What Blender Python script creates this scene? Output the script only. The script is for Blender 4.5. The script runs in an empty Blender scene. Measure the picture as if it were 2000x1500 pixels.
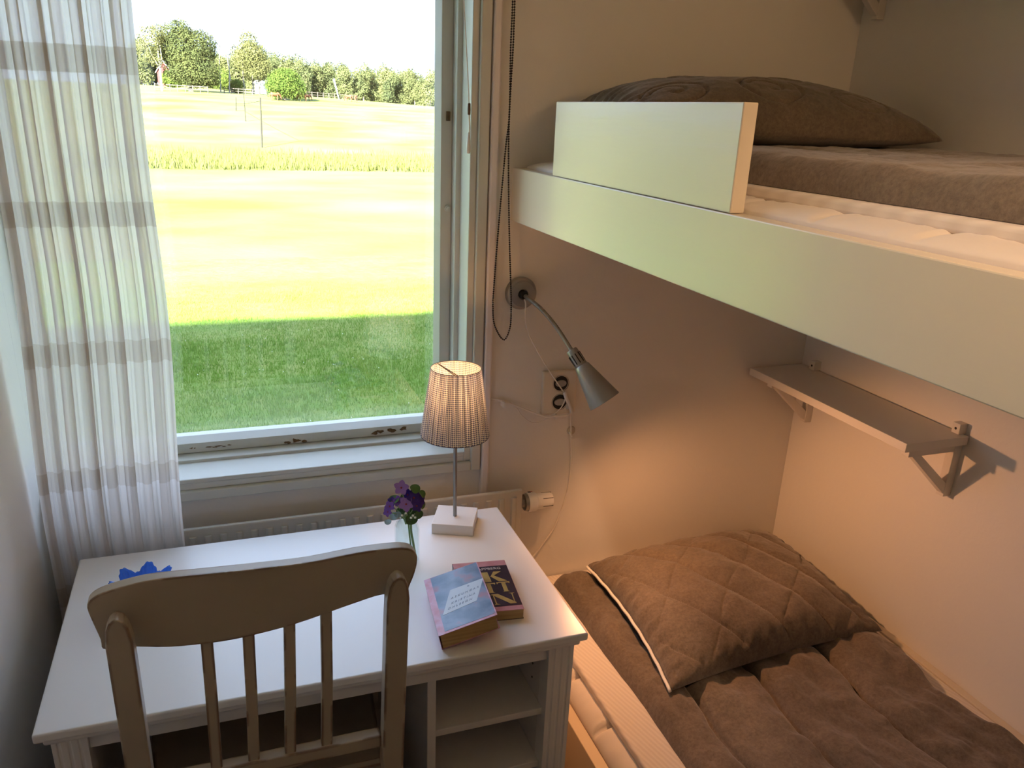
import bpy, bmesh, math, random
from mathutils import Vector, Matrix, noise
PI = math.pi
SC = bpy.context.scene
COL = SC.collection
rng = random.Random(7)

# ------------------------------------------------------------------ camera
EYE = Vector((0.31854, -1.10634, 1.61416))
def camera():
    yaw, pitch, roll = 0.34438, 0.35579, 0.03755
    f = Vector((math.sin(yaw)*math.cos(pitch), math.cos(yaw)*math.cos(pitch), -math.sin(pitch)))
    r = Vector((math.cos(yaw), -math.sin(yaw), 0)); u = r.cross(f)
    c, s = math.cos(roll), math.sin(roll)
    r2 = r*c + u*s; u2 = u*c - r*s
    cd = bpy.data.cameras.new('camera'); co = bpy.data.objects.new('camera', cd); COL.objects.link(co)
    m = Matrix((( r2.x, u2.x, -f.x, EYE.x), (r2.y, u2.y, -f.y, EYE.y), (r2.z, u2.z, -f.z, EYE.z), (0, 0, 0, 1)))
    co.matrix_world = m
    cd.sensor_fit = 'HORIZONTAL'; cd.sensor_width = 36; cd.lens = 1572.78/2000*36
    cd.shift_x = 0.01014; cd.shift_y = 0.02705
    cd.clip_start = 0.02; cd.clip_end = 2000
    SC.camera = co
camera()

# ------------------------------------------------------------------ world, sun, exposure
SKY = 2.6
w = bpy.data.worlds.new('sky'); SC.world = w; w.use_nodes = True
nt = w.node_tree; bg = nt.nodes['Background']
bg.inputs['Color'].default_value = (0.58, 0.70, 1.0, 1); bg.inputs['Strength'].default_value = SKY
sd = bpy.data.lights.new('sun', 'SUN'); so = bpy.data.objects.new('sun', sd); COL.objects.link(so)
SUN_DIR = Vector((0.5, 0.85, -0.45)).normalized()
so.rotation_euler = SUN_DIR.to_track_quat('-Z', 'Y').to_euler()
sd.energy = 66; sd.angle = 0.02; sd.color = (1.0, 0.91, 0.72)
pd = bpy.data.lights.new('window_portal', 'AREA'); po = bpy.data.objects.new('window_portal', pd); COL.objects.link(po)
pd.shape = 'RECTANGLE'; pd.size = 0.96; pd.size_y = 1.36; pd.cycles.is_portal = True
po.location = (0.39, 0.80, 1.46); po.rotation_euler = (PI/2, 0, PI)
po.rotation_euler = Vector((0, -1, 0)).to_track_quat('-Z', 'Z').to_euler()
SC.view_settings.view_transform = 'Standard'; SC.view_settings.look = 'None'
SC.view_settings.gamma = 1; SC.view_settings.use_curve_mapping = False
SC.view_settings.exposure = 1.18
cy = SC.cycles
cy.use_denoising = True
cy.max_bounces = 10; cy.diffuse_bounces = 5; cy.glossy_bounces = 4; cy.transmission_bounces = 6
cy.transparent_max_bounces = 16; cy.sample_clamp_indirect = 6.0
cy.caustics_reflective = False; cy.caustics_refractive = False

# ------------------------------------------------------------------ helpers
def tag(o, label=None, cat=None, group=None, kind=None):
    if label: o['label'] = label
    if cat: o['category'] = cat
    if group: o['group'] = group
    if kind: o['kind'] = kind
    return o
def empty(name, loc=(0, 0, 0), label=None, cat=None, group=None):
    o = bpy.data.objects.new(name, None); COL.objects.link(o); o.location = loc; o.empty_display_size = .05
    return tag(o, label, cat, group)
def link(o, parent=None):
    COL.objects.link(o)
    if parent is not None:
        o.parent = parent
        o.matrix_parent_inverse = Matrix.Translation(-world_loc(parent))
    return o
def world_loc(p):
    # parents are never rotated at build time, so locations add up
    return p.location.copy() if p.parent is None else Vector((0, 0, 0))
def bm_obj(name, bm, mat, parent=None, smooth=False, bevel=0, seg=2, subd=0):
    bmesh.ops.recalc_face_normals(bm, faces=bm.faces)
    me = bpy.data.meshes.new(name); bm.to_mesh(me); bm.free()
    for m in (mat if isinstance(mat, (list, tuple)) else [mat]): me.materials.append(m)
    o = bpy.data.objects.new(name, me)
    if smooth:
        me.shade_smooth()
        if smooth == 'auto':
            try: me.set_sharp_from_angle(angle=math.radians(40))
            except Exception: pass
    if bevel:
        b = o.modifiers.new('bevel', 'BEVEL'); b.width = bevel; b.segments = seg; b.limit_method = 'ANGLE'
        b.harden_normals = False
    if subd:
        s = o.modifiers.new('subd', 'SUBSURF'); s.levels = subd; s.render_levels = subd
    return link(o, parent)
def raw_obj(name, V, F, mat, parent=None, smooth=False, midx=None, bevel=0):
    me = bpy.data.meshes.new(name); me.from_pydata(V, [], F); me.update()
    for m in (mat if isinstance(mat, (list, tuple)) else [mat]): me.materials.append(m)
    if midx:
        for p, i in zip(me.polygons, midx): p.material_index = i
    if smooth: me.shade_smooth()
    o = bpy.data.objects.new(name, me)
    if bevel:
        b = o.modifiers.new('bevel', 'BEVEL'); b.width = bevel; b.segments = 2; b.limit_method = 'ANGLE'
    return link(o, parent)
def box(bm, x0, x1, y0, y1, z0, z1, M=None):
    vs = [bm.verts.new((x, y, z)) for x in (x0, x1) for y in (y0, y1) for z in (z0, z1)]
    if M is not None:
        for v in vs: v.co = M @ v.co
    for f in ((0, 1, 3, 2), (4, 6, 7, 5), (0, 4, 5, 1), (2, 3, 7, 6), (0, 2, 6, 4), (1, 5, 7, 3)):
        bm.faces.new([vs[i] for i in f])
    return vs
def boxo(name, b, mat, parent=None, bevel=0.001, M=None):
    bm = bmesh.new(); box(bm, *b, M=M); return bm_obj(name, bm, mat, parent, bevel=bevel)
def prism(bm, pts, axis, a, b):
    """pts: 2D outline; axis 'x','y','z' is the extrusion axis, other two in order"""
    def P(p, t):
        return {'x': (t, p[0], p[1]), 'y': (p[0], t, p[1]), 'z': (p[0], p[1], t)}[axis]
    v0 = [bm.verts.new(P(p, a)) for p in pts]; v1 = [bm.verts.new(P(p, b)) for p in pts]
    n = len(pts)
    bm.faces.new(v0); bm.faces.new(v1)
    for i in range(n): bm.faces.new((v0[i], v0[(i+1) % n], v1[(i+1) % n], v1[i]))
def spline(pts, n=8, closed=False):
    P = [Vector(p) for p in pts]; out = []
    N = len(P)
    rngi = range(N if closed else N-1)
    for i in rngi:
        if closed: p0, p1, p2, p3 = P[i-1], P[i], P[(i+1) % N], P[(i+2) % N]
        else: p0, p1, p2, p3 = P[max(i-1, 0)], P[i], P[i+1], P[min(i+2, N-1)]
        for k in range(n):
            t = k/n
            out.append(0.5*((2*p1)+(-p0+p2)*t+(2*p0-5*p1+4*p2-p3)*t*t+(-p0+3*p1-3*p2+p3)*t**3))
    if not closed: out.append(P[-1])
    return out
def tube(bm, pts, r, seg=8, cap=True, sx=1.0):
    """r: number or list of radii"""
    P = [Vector(p) for p in pts]; n = len(P); rings = []
    up = None
    for i, p in enumerate(P):
        t = (P[min(i+1, n-1)] - P[max(i-1, 0)]).normalized()
        if up is None:
            up = Vector((0, 0, 1)) if abs(t.z) < .9 else Vector((0, 1, 0))
        a = t.cross(up).normalized(); b = a.cross(t).normalized(); up = b
        rr = r[i] if isinstance(r, (list, tuple)) else r
        rings.append([bm.verts.new(p + (a*math.cos(2*PI*k/seg)*sx + b*math.sin(2*PI*k/seg))*rr) for k in range(seg)])
    for i in range(n-1):
        for k in range(seg):
            bm.faces.new((rings[i][k], rings[i][(k+1) % seg], rings[i+1][(k+1) % seg], rings[i+1][k]))
    if cap:
        bm.faces.new(rings[0]); bm.faces.new(rings[-1])
def lathe(bm, prof, M=None, seg=32, cap=(False, False)):
    """prof: (r, h) pairs turned about local Z"""
    M = M or Matrix.Identity(4); rings = []
    for r, h in prof:
        rings.append([bm.verts.new(M @ Vector((r*math.cos(2*PI*k/seg), r*math.sin(2*PI*k/seg), h))) for k in range(seg)])
    for i in range(len(prof)-1):
        for k in range(seg):
            bm.faces.new((rings[i][k], rings[i][(k+1) % seg], rings[i+1][(k+1) % seg], rings[i+1][k]))
    if cap[0]: bm.faces.new(rings[0])
    if cap[1]: bm.faces.new(rings[-1])
def axis_matrix(p, d):
    return Matrix.Translation(Vector(p)) @ Vector(d).to_track_quat('Z', 'Y').to_matrix().to_4x4()
def smoothstep(a, b, x):
    t = min(1, max(0, (x-a)/(b-a))); return t*t*(3-2*t)
def fnoise(x, y, z=0, o=3):
    return noise.fractal(Vector((x, y, z)), 1.0, 2.0, o)
def children(o): return [c for c in bpy.data.objects if c.parent == o]
def dup(root, kids, loc, rotz=0, scale=None):
    r = root.copy(); COL.objects.link(r); r.location = loc; r.rotation_euler = (0, 0, rotz)
    if scale: r.scale = scale
    for k in kids:
        c = k.copy(); COL.objects.link(c); c.parent = r
    return r

# ------------------------------------------------------------------ materials
def mat(name, col, rough=.6, spec=.5, metal=0, var=0, vscale=8, bump=0, bscale=60, bdist=.002, coat=0, stretch=None,
        col2=None, detail=4, coords='Object', trans=0, sheen=0, alpha=1):
    m = bpy.data.materials.new(name); m.use_nodes = True; N = m.node_tree.nodes; Lk = m.node_tree.links
    p = N['Principled BSDF']
    p.inputs['Base Color'].default_value = (*col, 1); p.inputs['Roughness'].default_value = rough
    p.inputs['Specular IOR Level'].default_value = spec; p.inputs['Metallic'].default_value = metal
    if coat: p.inputs['Coat Weight'].default_value = coat; p.inputs['Coat Roughness'].default_value = .15
    if sheen: p.inputs['Sheen Weight'].default_value = sheen
    tc = N.new('ShaderNodeTexCoord'); vec = tc.outputs[coords]
    if stretch:
        mp = N.new('ShaderNodeMapping'); mp.inputs['Scale'].default_value = stretch; Lk.new(vec, mp.inputs[0]); vec = mp.outputs[0]
    if var or col2:
        n = N.new('ShaderNodeTexNoise'); n.inputs['Scale'].default_value = vscale; n.inputs['Detail'].default_value = detail
        Lk.new(vec, n.inputs['Vector'])
        mx = N.new('ShaderNodeMix'); mx.data_type = 'RGBA'
        rp = N.new('ShaderNodeMapRange'); rp.inputs[1].default_value = .3; rp.inputs[2].default_value = .7
        Lk.new(n.outputs['Fac'], rp.inputs[0]); Lk.new(rp.outputs[0], mx.inputs['Factor'])
        c2 = col2 or tuple(c*(1-var) for c in col)
        mx.inputs['A'].default_value = (*col, 1); mx.inputs['B'].default_value = (*c2, 1)
        Lk.new(mx.outputs['Result'], p.inputs['Base Color'])
    if bump:
        n = N.new('ShaderNodeTexNoise'); n.inputs['Scale'].default_value = bscale; n.inputs['Detail'].default_value = detail
        Lk.new(vec, n.inputs['Vector'])
        b = N.new('ShaderNodeBump'); b.inputs['Strength'].default_value = bump; b.inputs['Distance'].default_value = bdist
        Lk.new(n.outputs['Fac'], b.inputs['Height']); Lk.new(b.outputs[0], p.inputs['Normal'])
    return m
M_wall = mat('wall_paint', (.80, .775, .73), .75, .3, bump=.35, bscale=70, bdist=.0015, var=.03, vscale=2)
M_ceil = mat('ceiling_paint', (.78, .76, .72), .9)
M_floor = mat('floor_wood', (.09, .05, .03), .45, col2=(.05, .028, .015), vscale=3, stretch=(1, .08, 1))
M_ext = mat('facade_boards', (.35, .10, .07), .8)
M_frame = mat('window_paint', (.62, .63, .58), .38, .5, bump=.25, bscale=25, bdist=.001, var=.05, vscale=14)
M_peel = mat('bare_wood', (.06, .03, .012), .8, col2=(.2, .12, .05), vscale=60)
M_pipe = mat('conduit_plastic', (.80, .74, .74), .35)
M_board = mat('board_paint', (.86, .78, .635), .24, .5, bump=.55, bscale=55, bdist=.0007, stretch=(1, .10, 1.2), var=.04, vscale=5)
M_desk = mat('desk_foil', (.83, .83, .84), .30, .5)
M_deskin = mat('desk_inside', (.72, .72, .72), .5, .4)
M_shelf = mat('shelf_paint', (.72, .68, .62), .4)
M_white = mat('white_plastic', (.80, .79, .76), .35)
M_rad = mat('radiator_enamel', (.60, .59, .54), .35)
M_black = mat('black_beads', (.012, .008, .015), .25)
M_steel = mat('brushed_grey_metal', (.30, .30, .29), .38, .5, metal=.85)
M_steel2 = mat('grey_lacquer', (.34, .34, .33), .36, .5, metal=.55)
M_cord = mat('cord_white', (.80, .76, .70), .45)
M_dark = mat('dark_hole', (.01, .01, .01), .6)
M_red = mat('red_mark', (.45, .03, .02), .5)
M_matt = mat('mattress_cotton', (.80, .74, .68), .9, .2, bump=.3, bscale=260, bdist=.0006, sheen=.2)
M_pillowwhite = mat('piping_white', (.82, .80, .76), .8)

def chair_mat():
    m = mat('worn_cream_paint', (.45, .40, .325), .38, .5, bump=.2, bscale=30, bdist=.0008, var=.08, vscale=10)
    N = m.node_tree.nodes; Lk = m.node_tree.links; p = N['Principled BSDF']
    base = p.inputs['Base Color'].links[0].from_socket
    bv = N.new('ShaderNodeBevel'); bv.samples = 4; bv.inputs['Radius'].default_value = .006
    g = N.new('ShaderNodeNewGeometry'); d = N.new('ShaderNodeVectorMath'); d.operation = 'DOT_PRODUCT'
    Lk.new(bv.outputs[0], d.inputs[0]); Lk.new(g.outputs['Normal'], d.inputs[1])
    n = N.new('ShaderNodeTexNoise'); n.inputs['Scale'].default_value = 14; n.inputs['Detail'].default_value = 5
    tc = N.new('ShaderNodeTexCoord'); Lk.new(tc.outputs['Object'], n.inputs['Vector'])
    s = N.new('ShaderNodeMath'); s.operation = 'SUBTRACT'; s.inputs[0].default_value = 1.0; Lk.new(d.outputs['Value'], s.inputs[1])
    a = N.new('ShaderNodeMath'); a.operation = 'MULTIPLY'; a.inputs[1].default_value = 22; Lk.new(s.outputs[0], a.inputs[0])
    b = N.new('ShaderNodeMath'); b.operation = 'MULTIPLY'; Lk.new(a.outputs[0], b.inputs[0])
    r = N.new('ShaderNodeMapRange'); r.inputs[1].default_value = .46; r.inputs[2].default_value = .56; Lk.new(n.outputs['Fac'], r.inputs[0])
    Lk.new(r.outputs[0], b.inputs[1]); b.use_clamp = True
    mx = N.new('ShaderNodeMix'); mx.data_type = 'RGBA'; Lk.new(b.outputs[0], mx.inputs['Factor'])
    Lk.new(base, mx.inputs['A']); mx.inputs['B'].default_value = (.10, .035, .012, 1)
    Lk.new(mx.outputs['Result'], p.inputs['Base Color'])
    return m
M_chair = chair_mat()

def cloth_mat(name, c1, c2):
    m = mat(name, c1, .95, .15, col2=c2, vscale=5, detail=8, sheen=.3, stretch=(1, 1, 1))
    N = m.node_tree.nodes; Lk = m.node_tree.links; p = N['Principled BSDF']
    tc = N.new('ShaderNodeTexCoord')
    h = None
    n1 = N.new('ShaderNodeTexNoise'); n1.inputs['Scale'].default_value = 700; n1.inputs['Detail'].default_value = 2
    n2 = N.new('ShaderNodeTexNoise'); n2.inputs['Scale'].default_value = 22; n2.inputs['Detail'].default_value = 6
    Lk.new(tc.outputs['Object'], n1.inputs['Vector']); Lk.new(tc.outputs['Object'], n2.inputs['Vector'])
    b1 = N.new('ShaderNodeBump'); b1.inputs['Strength'].default_value = .5; b1.inputs['Distance'].default_value = .0006
    b2 = N.new('ShaderNodeBump'); b2.inputs['Strength'].default_value = .7; b2.inputs['Distance'].default_value = .006
    Lk.new(n1.outputs['Fac'], b1.inputs['Height']); Lk.new(n2.outputs['Fac'], b2.inputs['Height'])
    Lk.new(b2.outputs[0], b1.inputs['Normal']); Lk.new(b1.outputs[0], p.inputs['Normal'])
    # melange speckle
    mx = N.new('ShaderNodeMix'); mx.data_type = 'RGBA'; mx.blend_type = 'MULTIPLY'; mx.inputs['Factor'].default_value = .55
    base = p.inputs['Base Color'].links[0].from_socket
    n3 = N.new('ShaderNodeTexNoise'); n3.inputs['Scale'].default_value = 130; n3.inputs['Detail'].default_value = 8
    n3.inputs['Roughness'].default_value = .8
    Lk.new(tc.outputs['Object'], n3.inputs['Vector'])
    rp = N.new('ShaderNodeMapRange'); rp.inputs[1].default_value = .35; rp.inputs[2].default_value = .65; rp.inputs[3].default_value = .35; rp.inputs[4].default_value = 1.3
    Lk.new(n3.outputs['Fac'], rp.inputs[0])
    Lk.new(base, mx.inputs['A']); Lk.new(rp.outputs[0], mx.inputs['B']); Lk.new(mx.outputs['Result'], p.inputs['Base Color'])
    return m
M_cloth = cloth_mat('grey_brown_melange', (.21, .165, .125), (.15, .118, .090))

def topper_mat():
    m = mat('topper_striped', (.80, .74, .67), .9, .2, sheen=.2)
    N = m.node_tree.nodes; Lk = m.node_tree.links; p = N['Principled BSDF']
    tc = N.new('ShaderNodeTexCoord'); mp = N.new('ShaderNodeMapping'); mp.inputs['Rotation'].default_value = (0, 0, -.25)
    Lk.new(tc.outputs['Object'], mp.inputs[0])
    wv = N.new('ShaderNodeTexWave'); wv.inputs['Scale'].default_value = 32; wv.inputs['Distortion'].default_value = .4
    Lk.new(mp.outputs[0], wv.inputs['Vector'])
    mx = N.new('ShaderNodeMix'); mx.data_type = 'RGBA'; Lk.new(wv.outputs['Fac'], mx.inputs['Factor'])
    mx.inputs['A'].default_value = (.80, .73, .66, 1); mx.inputs['B'].default_value = (.72, .65, .58, 1)
    Lk.new(mx.outputs['Result'], p.inputs['Base Color'])
    b = N.new('ShaderNodeBump'); b.inputs['Strength'].default_value = .4; b.inputs['Distance'].default_value = .001
    Lk.new(wv.outputs['Fac'], b.inputs['Height']); Lk.new(b.outputs[0], p.inputs['Normal'])
    return m
M_topper = topper_mat()

def glass_pane_mat():
    m = bpy.data.materials.new('window_glass'); m.use_nodes = True; N = m.node_tree.nodes; Lk = m.node_tree.links
    N.remove(N['Principled BSDF']); out = N['Material Output']
    t = N.new('ShaderNodeBsdfTransparent'); t.inputs[0].default_value = (.97, .985, .975, 1)
    g = N.new('ShaderNodeBsdfGlossy'); g.inputs['Roughness'].default_value = .0
    l_ = N.new('ShaderNodeLayerWeight'); l_.inputs[0].default_value = .5; pw = N.new('ShaderNodeMath'); pw.operation = 'POWER'; pw.inputs[1].default_value = 3.5; Lk.new(l_.outputs['Facing'], pw.inputs[0]); fr = N.new('ShaderNodeMath'); fr.operation = 'MULTIPLY_ADD'; fr.inputs[1].default_value = .55; fr.inputs[2].default_value = .075; Lk.new(pw.outputs[0], fr.inputs[0])
    mx = N.new('ShaderNodeMixShader'); Lk.new(fr.outputs[0], mx.inputs[0]); Lk.new(t.outputs[0], mx.inputs[1]); Lk.new(g.outputs[0], mx.inputs[2])
    Lk.new(mx.outputs[0], out.inputs[0]); return m
M_pane = glass_pane_mat()
def glass_mat(name, col, rough=0.0, tint=None):
    m = bpy.data.materials.new(name); m.use_nodes = True; N = m.node_tree.nodes; Lk = m.node_tree.links
    N.remove(N['Principled BSDF']); out = N['Material Output']
    t = N.new('ShaderNodeBsdfTransparent'); t.inputs[0].default_value = (*col, 1)
    g = N.new('ShaderNodeBsdfGlossy'); g.inputs['Roughness'].default_value = .03
    l_ = N.new('ShaderNodeLayerWeight'); l_.inputs[0].default_value = .5; pw = N.new('ShaderNodeMath'); pw.operation = 'POWER'; pw.inputs[1].default_value = 3.5; Lk.new(l_.outputs['Facing'], pw.inputs[0]); lw = N.new('ShaderNodeMath'); lw.operation = 'MULTIPLY_ADD'; lw.inputs[1].default_value = .55; lw.inputs[2].default_value = .045; Lk.new(pw.outputs[0], lw.inputs[0])
    mx = N.new('ShaderNodeMixShader'); Lk.new(lw.outputs[0], mx.inputs[0]); Lk.new(t.outputs[0], mx.inputs[1]); Lk.new(g.outputs[0], mx.inputs[2])
    last = mx
    if tint:
        d = N.new('ShaderNodeBsdfTranslucent'); d.inputs[0].default_value = (*tint, 1)
        d2 = N.new('ShaderNodeBsdfDiffuse'); d2.inputs[0].default_value = (*tint, 1)
        ad = N.new('ShaderNodeMixShader'); ad.inputs[0].default_value = .5; Lk.new(d.outputs[0], ad.inputs[1]); Lk.new(d2.outputs[0], ad.inputs[2])
        m2 = N.new('ShaderNodeMixShader'); m2.inputs[0].default_value = .38; Lk.new(mx.outputs[0], m2.inputs[1]); Lk.new(ad.outputs[0], m2.inputs[2]); last = m2
    Lk.new(last.outputs[0], out.inputs[0]); return m
M_jar = glass_mat('jar_glass', (.93, .975, .97))
M_blue = glass_mat('blue_glass', (.22, .45, .95), tint=(.14, .38, .95))

def curtain_mat(name='curtain_voile', band=False):
    m = bpy.data.materials.new(name); m.use_nodes = True; N = m.node_tree.nodes; Lk = m.node_tree.links
    N.remove(N['Principled BSDF']); out = N['Material Output']
    tc = N.new('ShaderNodeTexCoord'); sx = N.new('ShaderNodeSeparateXYZ'); Lk.new(tc.outputs['Object'], sx.inputs[0])
    # woven denser bands repeating every 0.2635 m
    def math_(op, a, b=None, c=None):
        n = N.new('ShaderNodeMath'); n.operation = op
        for i, v in enumerate((a, b, c)):
            if v is None: continue
            if isinstance(v, (int, float)): n.inputs[i].default_value = v
            else: Lk.new(v, n.inputs[i])
        return n.outputs[0]
    z = sx.outputs['Z']
    ph = math_('FRACT', math_('DIVIDE', math_('SUBTRACT', z, 0.8665 - 0.262*4), 0.262))
    bandf = math_('LESS_THAN', ph, 0.17)
    wv = N.new('ShaderNodeTexWave'); wv.inputs['Scale'].default_value = 260; wv.bands_direction = 'Z'
    Lk.new(tc.outputs['Object'], wv.inputs['Vector'])
    nz = N.new('ShaderNodeTexNoise'); nz.inputs['Scale'].default_value = 60; nz.inputs['Detail'].default_value = 4
    mp = N.new('ShaderNodeMapping'); mp.inputs['Scale'].default_value = (1, 1, .05); Lk.new(tc.outputs['Object'], mp.inputs[0]); Lk.new(mp.outputs[0], nz.inputs['Vector'])
    dif = N.new('ShaderNodeBsdfDiffuse'); dif.inputs[0].default_value = (.80, .79, .77, 1)
    tl = N.new('ShaderNodeBsdfTranslucent'); tl.inputs[0].default_value = (.80, .80, .79, 1)
    tp = N.new('ShaderNodeBsdfTransparent'); tp.inputs[0].default_value = (1, 1, 1, 1)
    a = N.new('ShaderNodeMixShader'); a.inputs[0].default_value = .60; Lk.new(dif.outputs[0], a.inputs[1]); Lk.new(tl.outputs[0], a.inputs[2])
    # transparency: 0.3 in the open weave, 0.08 in the bands
    tr = math_('SUBTRACT', .06, math_('MULTIPLY', bandf, .045))
    tr2 = math_('MULTIPLY', tr, math_('ADD', .6, math_('MULTIPLY', nz.outputs['Fac'], .8)))
    b = N.new('ShaderNodeMixShader'); Lk.new(tr2, b.inputs[0]); Lk.new(a.outputs[0], b.inputs[1]); Lk.new(tp.outputs[0], b.inputs[2])
    dc = N.new('ShaderNodeMix'); dc.data_type = 'RGBA'; Lk.new(bandf, dc.inputs['Factor'])
    dc.inputs['A'].default_value = (.75, .68, .63, 1); dc.inputs['B'].default_value = (.64, .565, .50, 1)
    Lk.new(dc.outputs['Result'], tl.inputs[0])
    dd = N.new('ShaderNodeMix'); dd.data_type = 'RGBA'; Lk.new(bandf, dd.inputs['Factor'])
    dd.inputs['A'].default_value = (.84, .82, .80, 1); dd.inputs['B'].default_value = (.66, .61, .55, 1)
    Lk.new(dd.outputs['Result'], dif.inputs[0])
    Lk.new(b.outputs[0], out.inputs[0]); return m
M_curtain = curtain_mat()

def emis(name, col, s):
    m = bpy.data.materials.new(name); m.use_nodes = True; N = m.node_tree.nodes; Lk = m.node_tree.links
    p = N['Principled BSDF']; p.inputs['Base Color'].default_value = (*col, 1)
    p.inputs['Emission Color'].default_value = (*col, 1); p.inputs['Emission Strength'].default_value = s; return m

# ------------------------------------------------------------------ room shell
XL, XR, YW, YB, ZC = -0.078, 1.833, 0.65, -2.7, 2.42
def S(o): o['kind'] = 'structure'; return o
S(boxo('floor', (XL-.1, XR+.1, YB-.1, YW+.1, -.08, 0), M_floor, bevel=0))
S(boxo('ceiling', (XL-.1, XR+.1, YB-.1, YW+.1, ZC, ZC+.08), M_ceil, bevel=0))
S(boxo('wall_left', (XL-.12, XL, YB-.1, YW-.0005, -.05, ZC+.02), M_wall, bevel=0))
S(boxo('wall_right', (XR, XR+.12, YB-.1, YW-.0005, -.05, ZC+.02), M_wall, bevel=0))
S(boxo('wall_front', (XL-.1, XR+.1, YB-.12, YB, -.05, ZC+.02), M_wall, bevel=0))
# window wall is the facade of the house: it is what shades the lawn
WX0, WX1, WZ0, WZ1 = -0.12, 0.892, 0.776, 2.16
def facade():
    bm = bmesh.new(); y0, y1 = YW, YW+.20; B = -3.4
    box(bm, -16, XL, y0, y1, B, 2.7); box(bm, WX1-.022, 11, y0, y1, B, 2.7)
    box(bm, XL, WX1-.022, y0, y1, B, WZ0+.022); box(bm, XL, WX1-.022, y0, y1, WZ1-.022, 2.7)
    prism(bm, [(-16, 2.7), (11, 2.7), (11, 5.6), (-2, 6.1), (-3.6, 6.6), (-5.2, 6.15), (-16, 6.15)], 'y', y0, y1)
    return S(bm_obj('wall_back', bm, M_wall))
facade()

# window joinery
win = bpy.data.objects.new('window_1', None); COL.objects.link(win); win['kind'] = 'structure'
def frame_ring(name, x0, x1, z0, z1, w_, y0, y1, m, bevel=.0015):
    bm = bmesh.new()
    # the window runs right up to the left wall, so there is no left member
    box(bm, x1-w_, x1, y0, y1, z0, z1); xa = XL+.0005
    box(bm, xa, x1-w_, y0, y1, z0, z0+w_); box(bm, xa, x1-w_, y0, y1, z1-w_, z1)
    return bm_obj(name, bm, m, win, bevel=bevel)
frame_ring('casing', WX0, WX1, WZ0, WZ1, .024, .635, .66, M_frame, .003)
frame_ring('inner_casing', WX0+.024, WX1-.024, .800, WZ1-.024, .016, .645, .70, M_frame, .002)
def reveal():
    bm = bmesh.new()
    # sill board (slightly sloped), jambs and head, then the step that carries the sash
    prism(bm, [(.643, .816), (.643, .826), (.722, .834), (.722, .80)], 'x', XL+.0005, WX1-.04)
    box(bm, WX1-.0395, WX1-.0215, .69, .86, .801, WZ1-.03)
    box(bm, XL+.0005, WX1-.03, .66, .86, WZ1-.045, WZ1-.022)
    return bm_obj('window_sill', bm, M_frame, win, bevel=.002)
reveal()
def step():
    bm = bmesh.new()
    prism(bm, [(.72, .80), (.72, .8405), (.755, .8445), (.85, .8445), (.85, .80)], 'x', XL+.0005, WX1-.045)
    box(bm, WX1-.051, WX1-.035, .718, .859, .83, WZ1-.04)
    return bm_obj('window_frame', bm, M_frame, win, bevel=.0015)
step()
def sash():
    bm = bmesh.new(); x0, x1, z0, z1 = XL+.002, WX1-.0515, .8455, WZ1-.05
    W_ = .026
    for a, b, side in ((x0, x0+W_, 1), (x1-W_, x1, -1)):
        box(bm, a, b, .75, .80, z0, z1)
    box(bm, x0, x1, .75, .80, z0, z0+.024); box(bm, x0, x1, .75, .80, z1-.03, z1)
    # glazing bevel
    prism(bm, [(x1-W_, .752), (x1-W_-.009, .776), (x1-W_, .80)], 'z', z0+.02, z1)
    prism(bm, [(x0+W_, .752), (x0+W_+.009, .776), (x0+W_, .80)], 'z', z0+.02, z1)
    prism(bm, [(.752, z0+.024), (.776, z0+.033), (.80, z0+.033), (.80, z0+.02)], 'x', x0, x1)
    bm_obj('sash', bm, M_frame, win, bevel=.0012)
    boxo('pane', (x0+.02, x1-.02, .778, .780, z0+.02, z1-.02), M_pane, win, bevel=0)
    # second, outer pane of the coupled window
    boxo('outer_pane', (x0+.02, x1-.02, .818, .820, z0+.02, z1-.02), M_pane, win, bevel=0)
sash()
# peeled paint patches, modelled as thin chips of bare wood on the sash rail
def patch(cx, cz, w_, h_, seed, y=.7492):
    r = random.Random(seed); bm = bmesh.new()
    for k in range(5):
        t = (k/4-.5)*w_; n = 9; ph = r.random()*9
        x_ = cx+t+r.uniform(-.1, .1)*w_; z_ = cz+r.uniform(-.28, .28)*h_
        rx = w_*r.uniform(.09, .17); rz = h_*r.uniform(.16, .34)
        vs = []
        for i in range(n):
            a = 2*PI*i/n; q = r.uniform(.55, 1.25)
            vs.append((x_+rx*q*math.cos(a), z_+rz*q*math.sin(a)))
        prism(bm, vs, 'y', y-.0002-k*.00006, y+.002)
    bm_obj('bare_patch', bm, M_peel, win)
patch(.684, .8555, .066, .018, 3); patch(.455, .854, .045, .017, 8); patch(.285, .856, .05, .005, 5); patch(.225, .858, .012, .004, 6)
# catch and screw knob on the right stile
bm = bmesh.new(); lathe(bm, [(0, 0), (.0075, 0), (.0075, .004), (.0045, .0045), (.004, .009), (.0, .0095)], axis_matrix((.831, .75, 1.400), (0, -1, 0)), 20)
bm_obj('sash_knob', bm, M_frame, win, smooth='auto')
boxo('sash_catch', (.826, .834, .742, .75, 1.592, 1.612), M_peel, win, bevel=.001)
bm = bmesh.new(); prism(bm, [(.842, .808), (.866, .800), (.868, .826), (.848, .832)], 'y', .700, .712)
bm_obj('stay_block', bm, mat('brass_pale', (.75, .72, .5), .4), win, bevel=.001)
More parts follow.
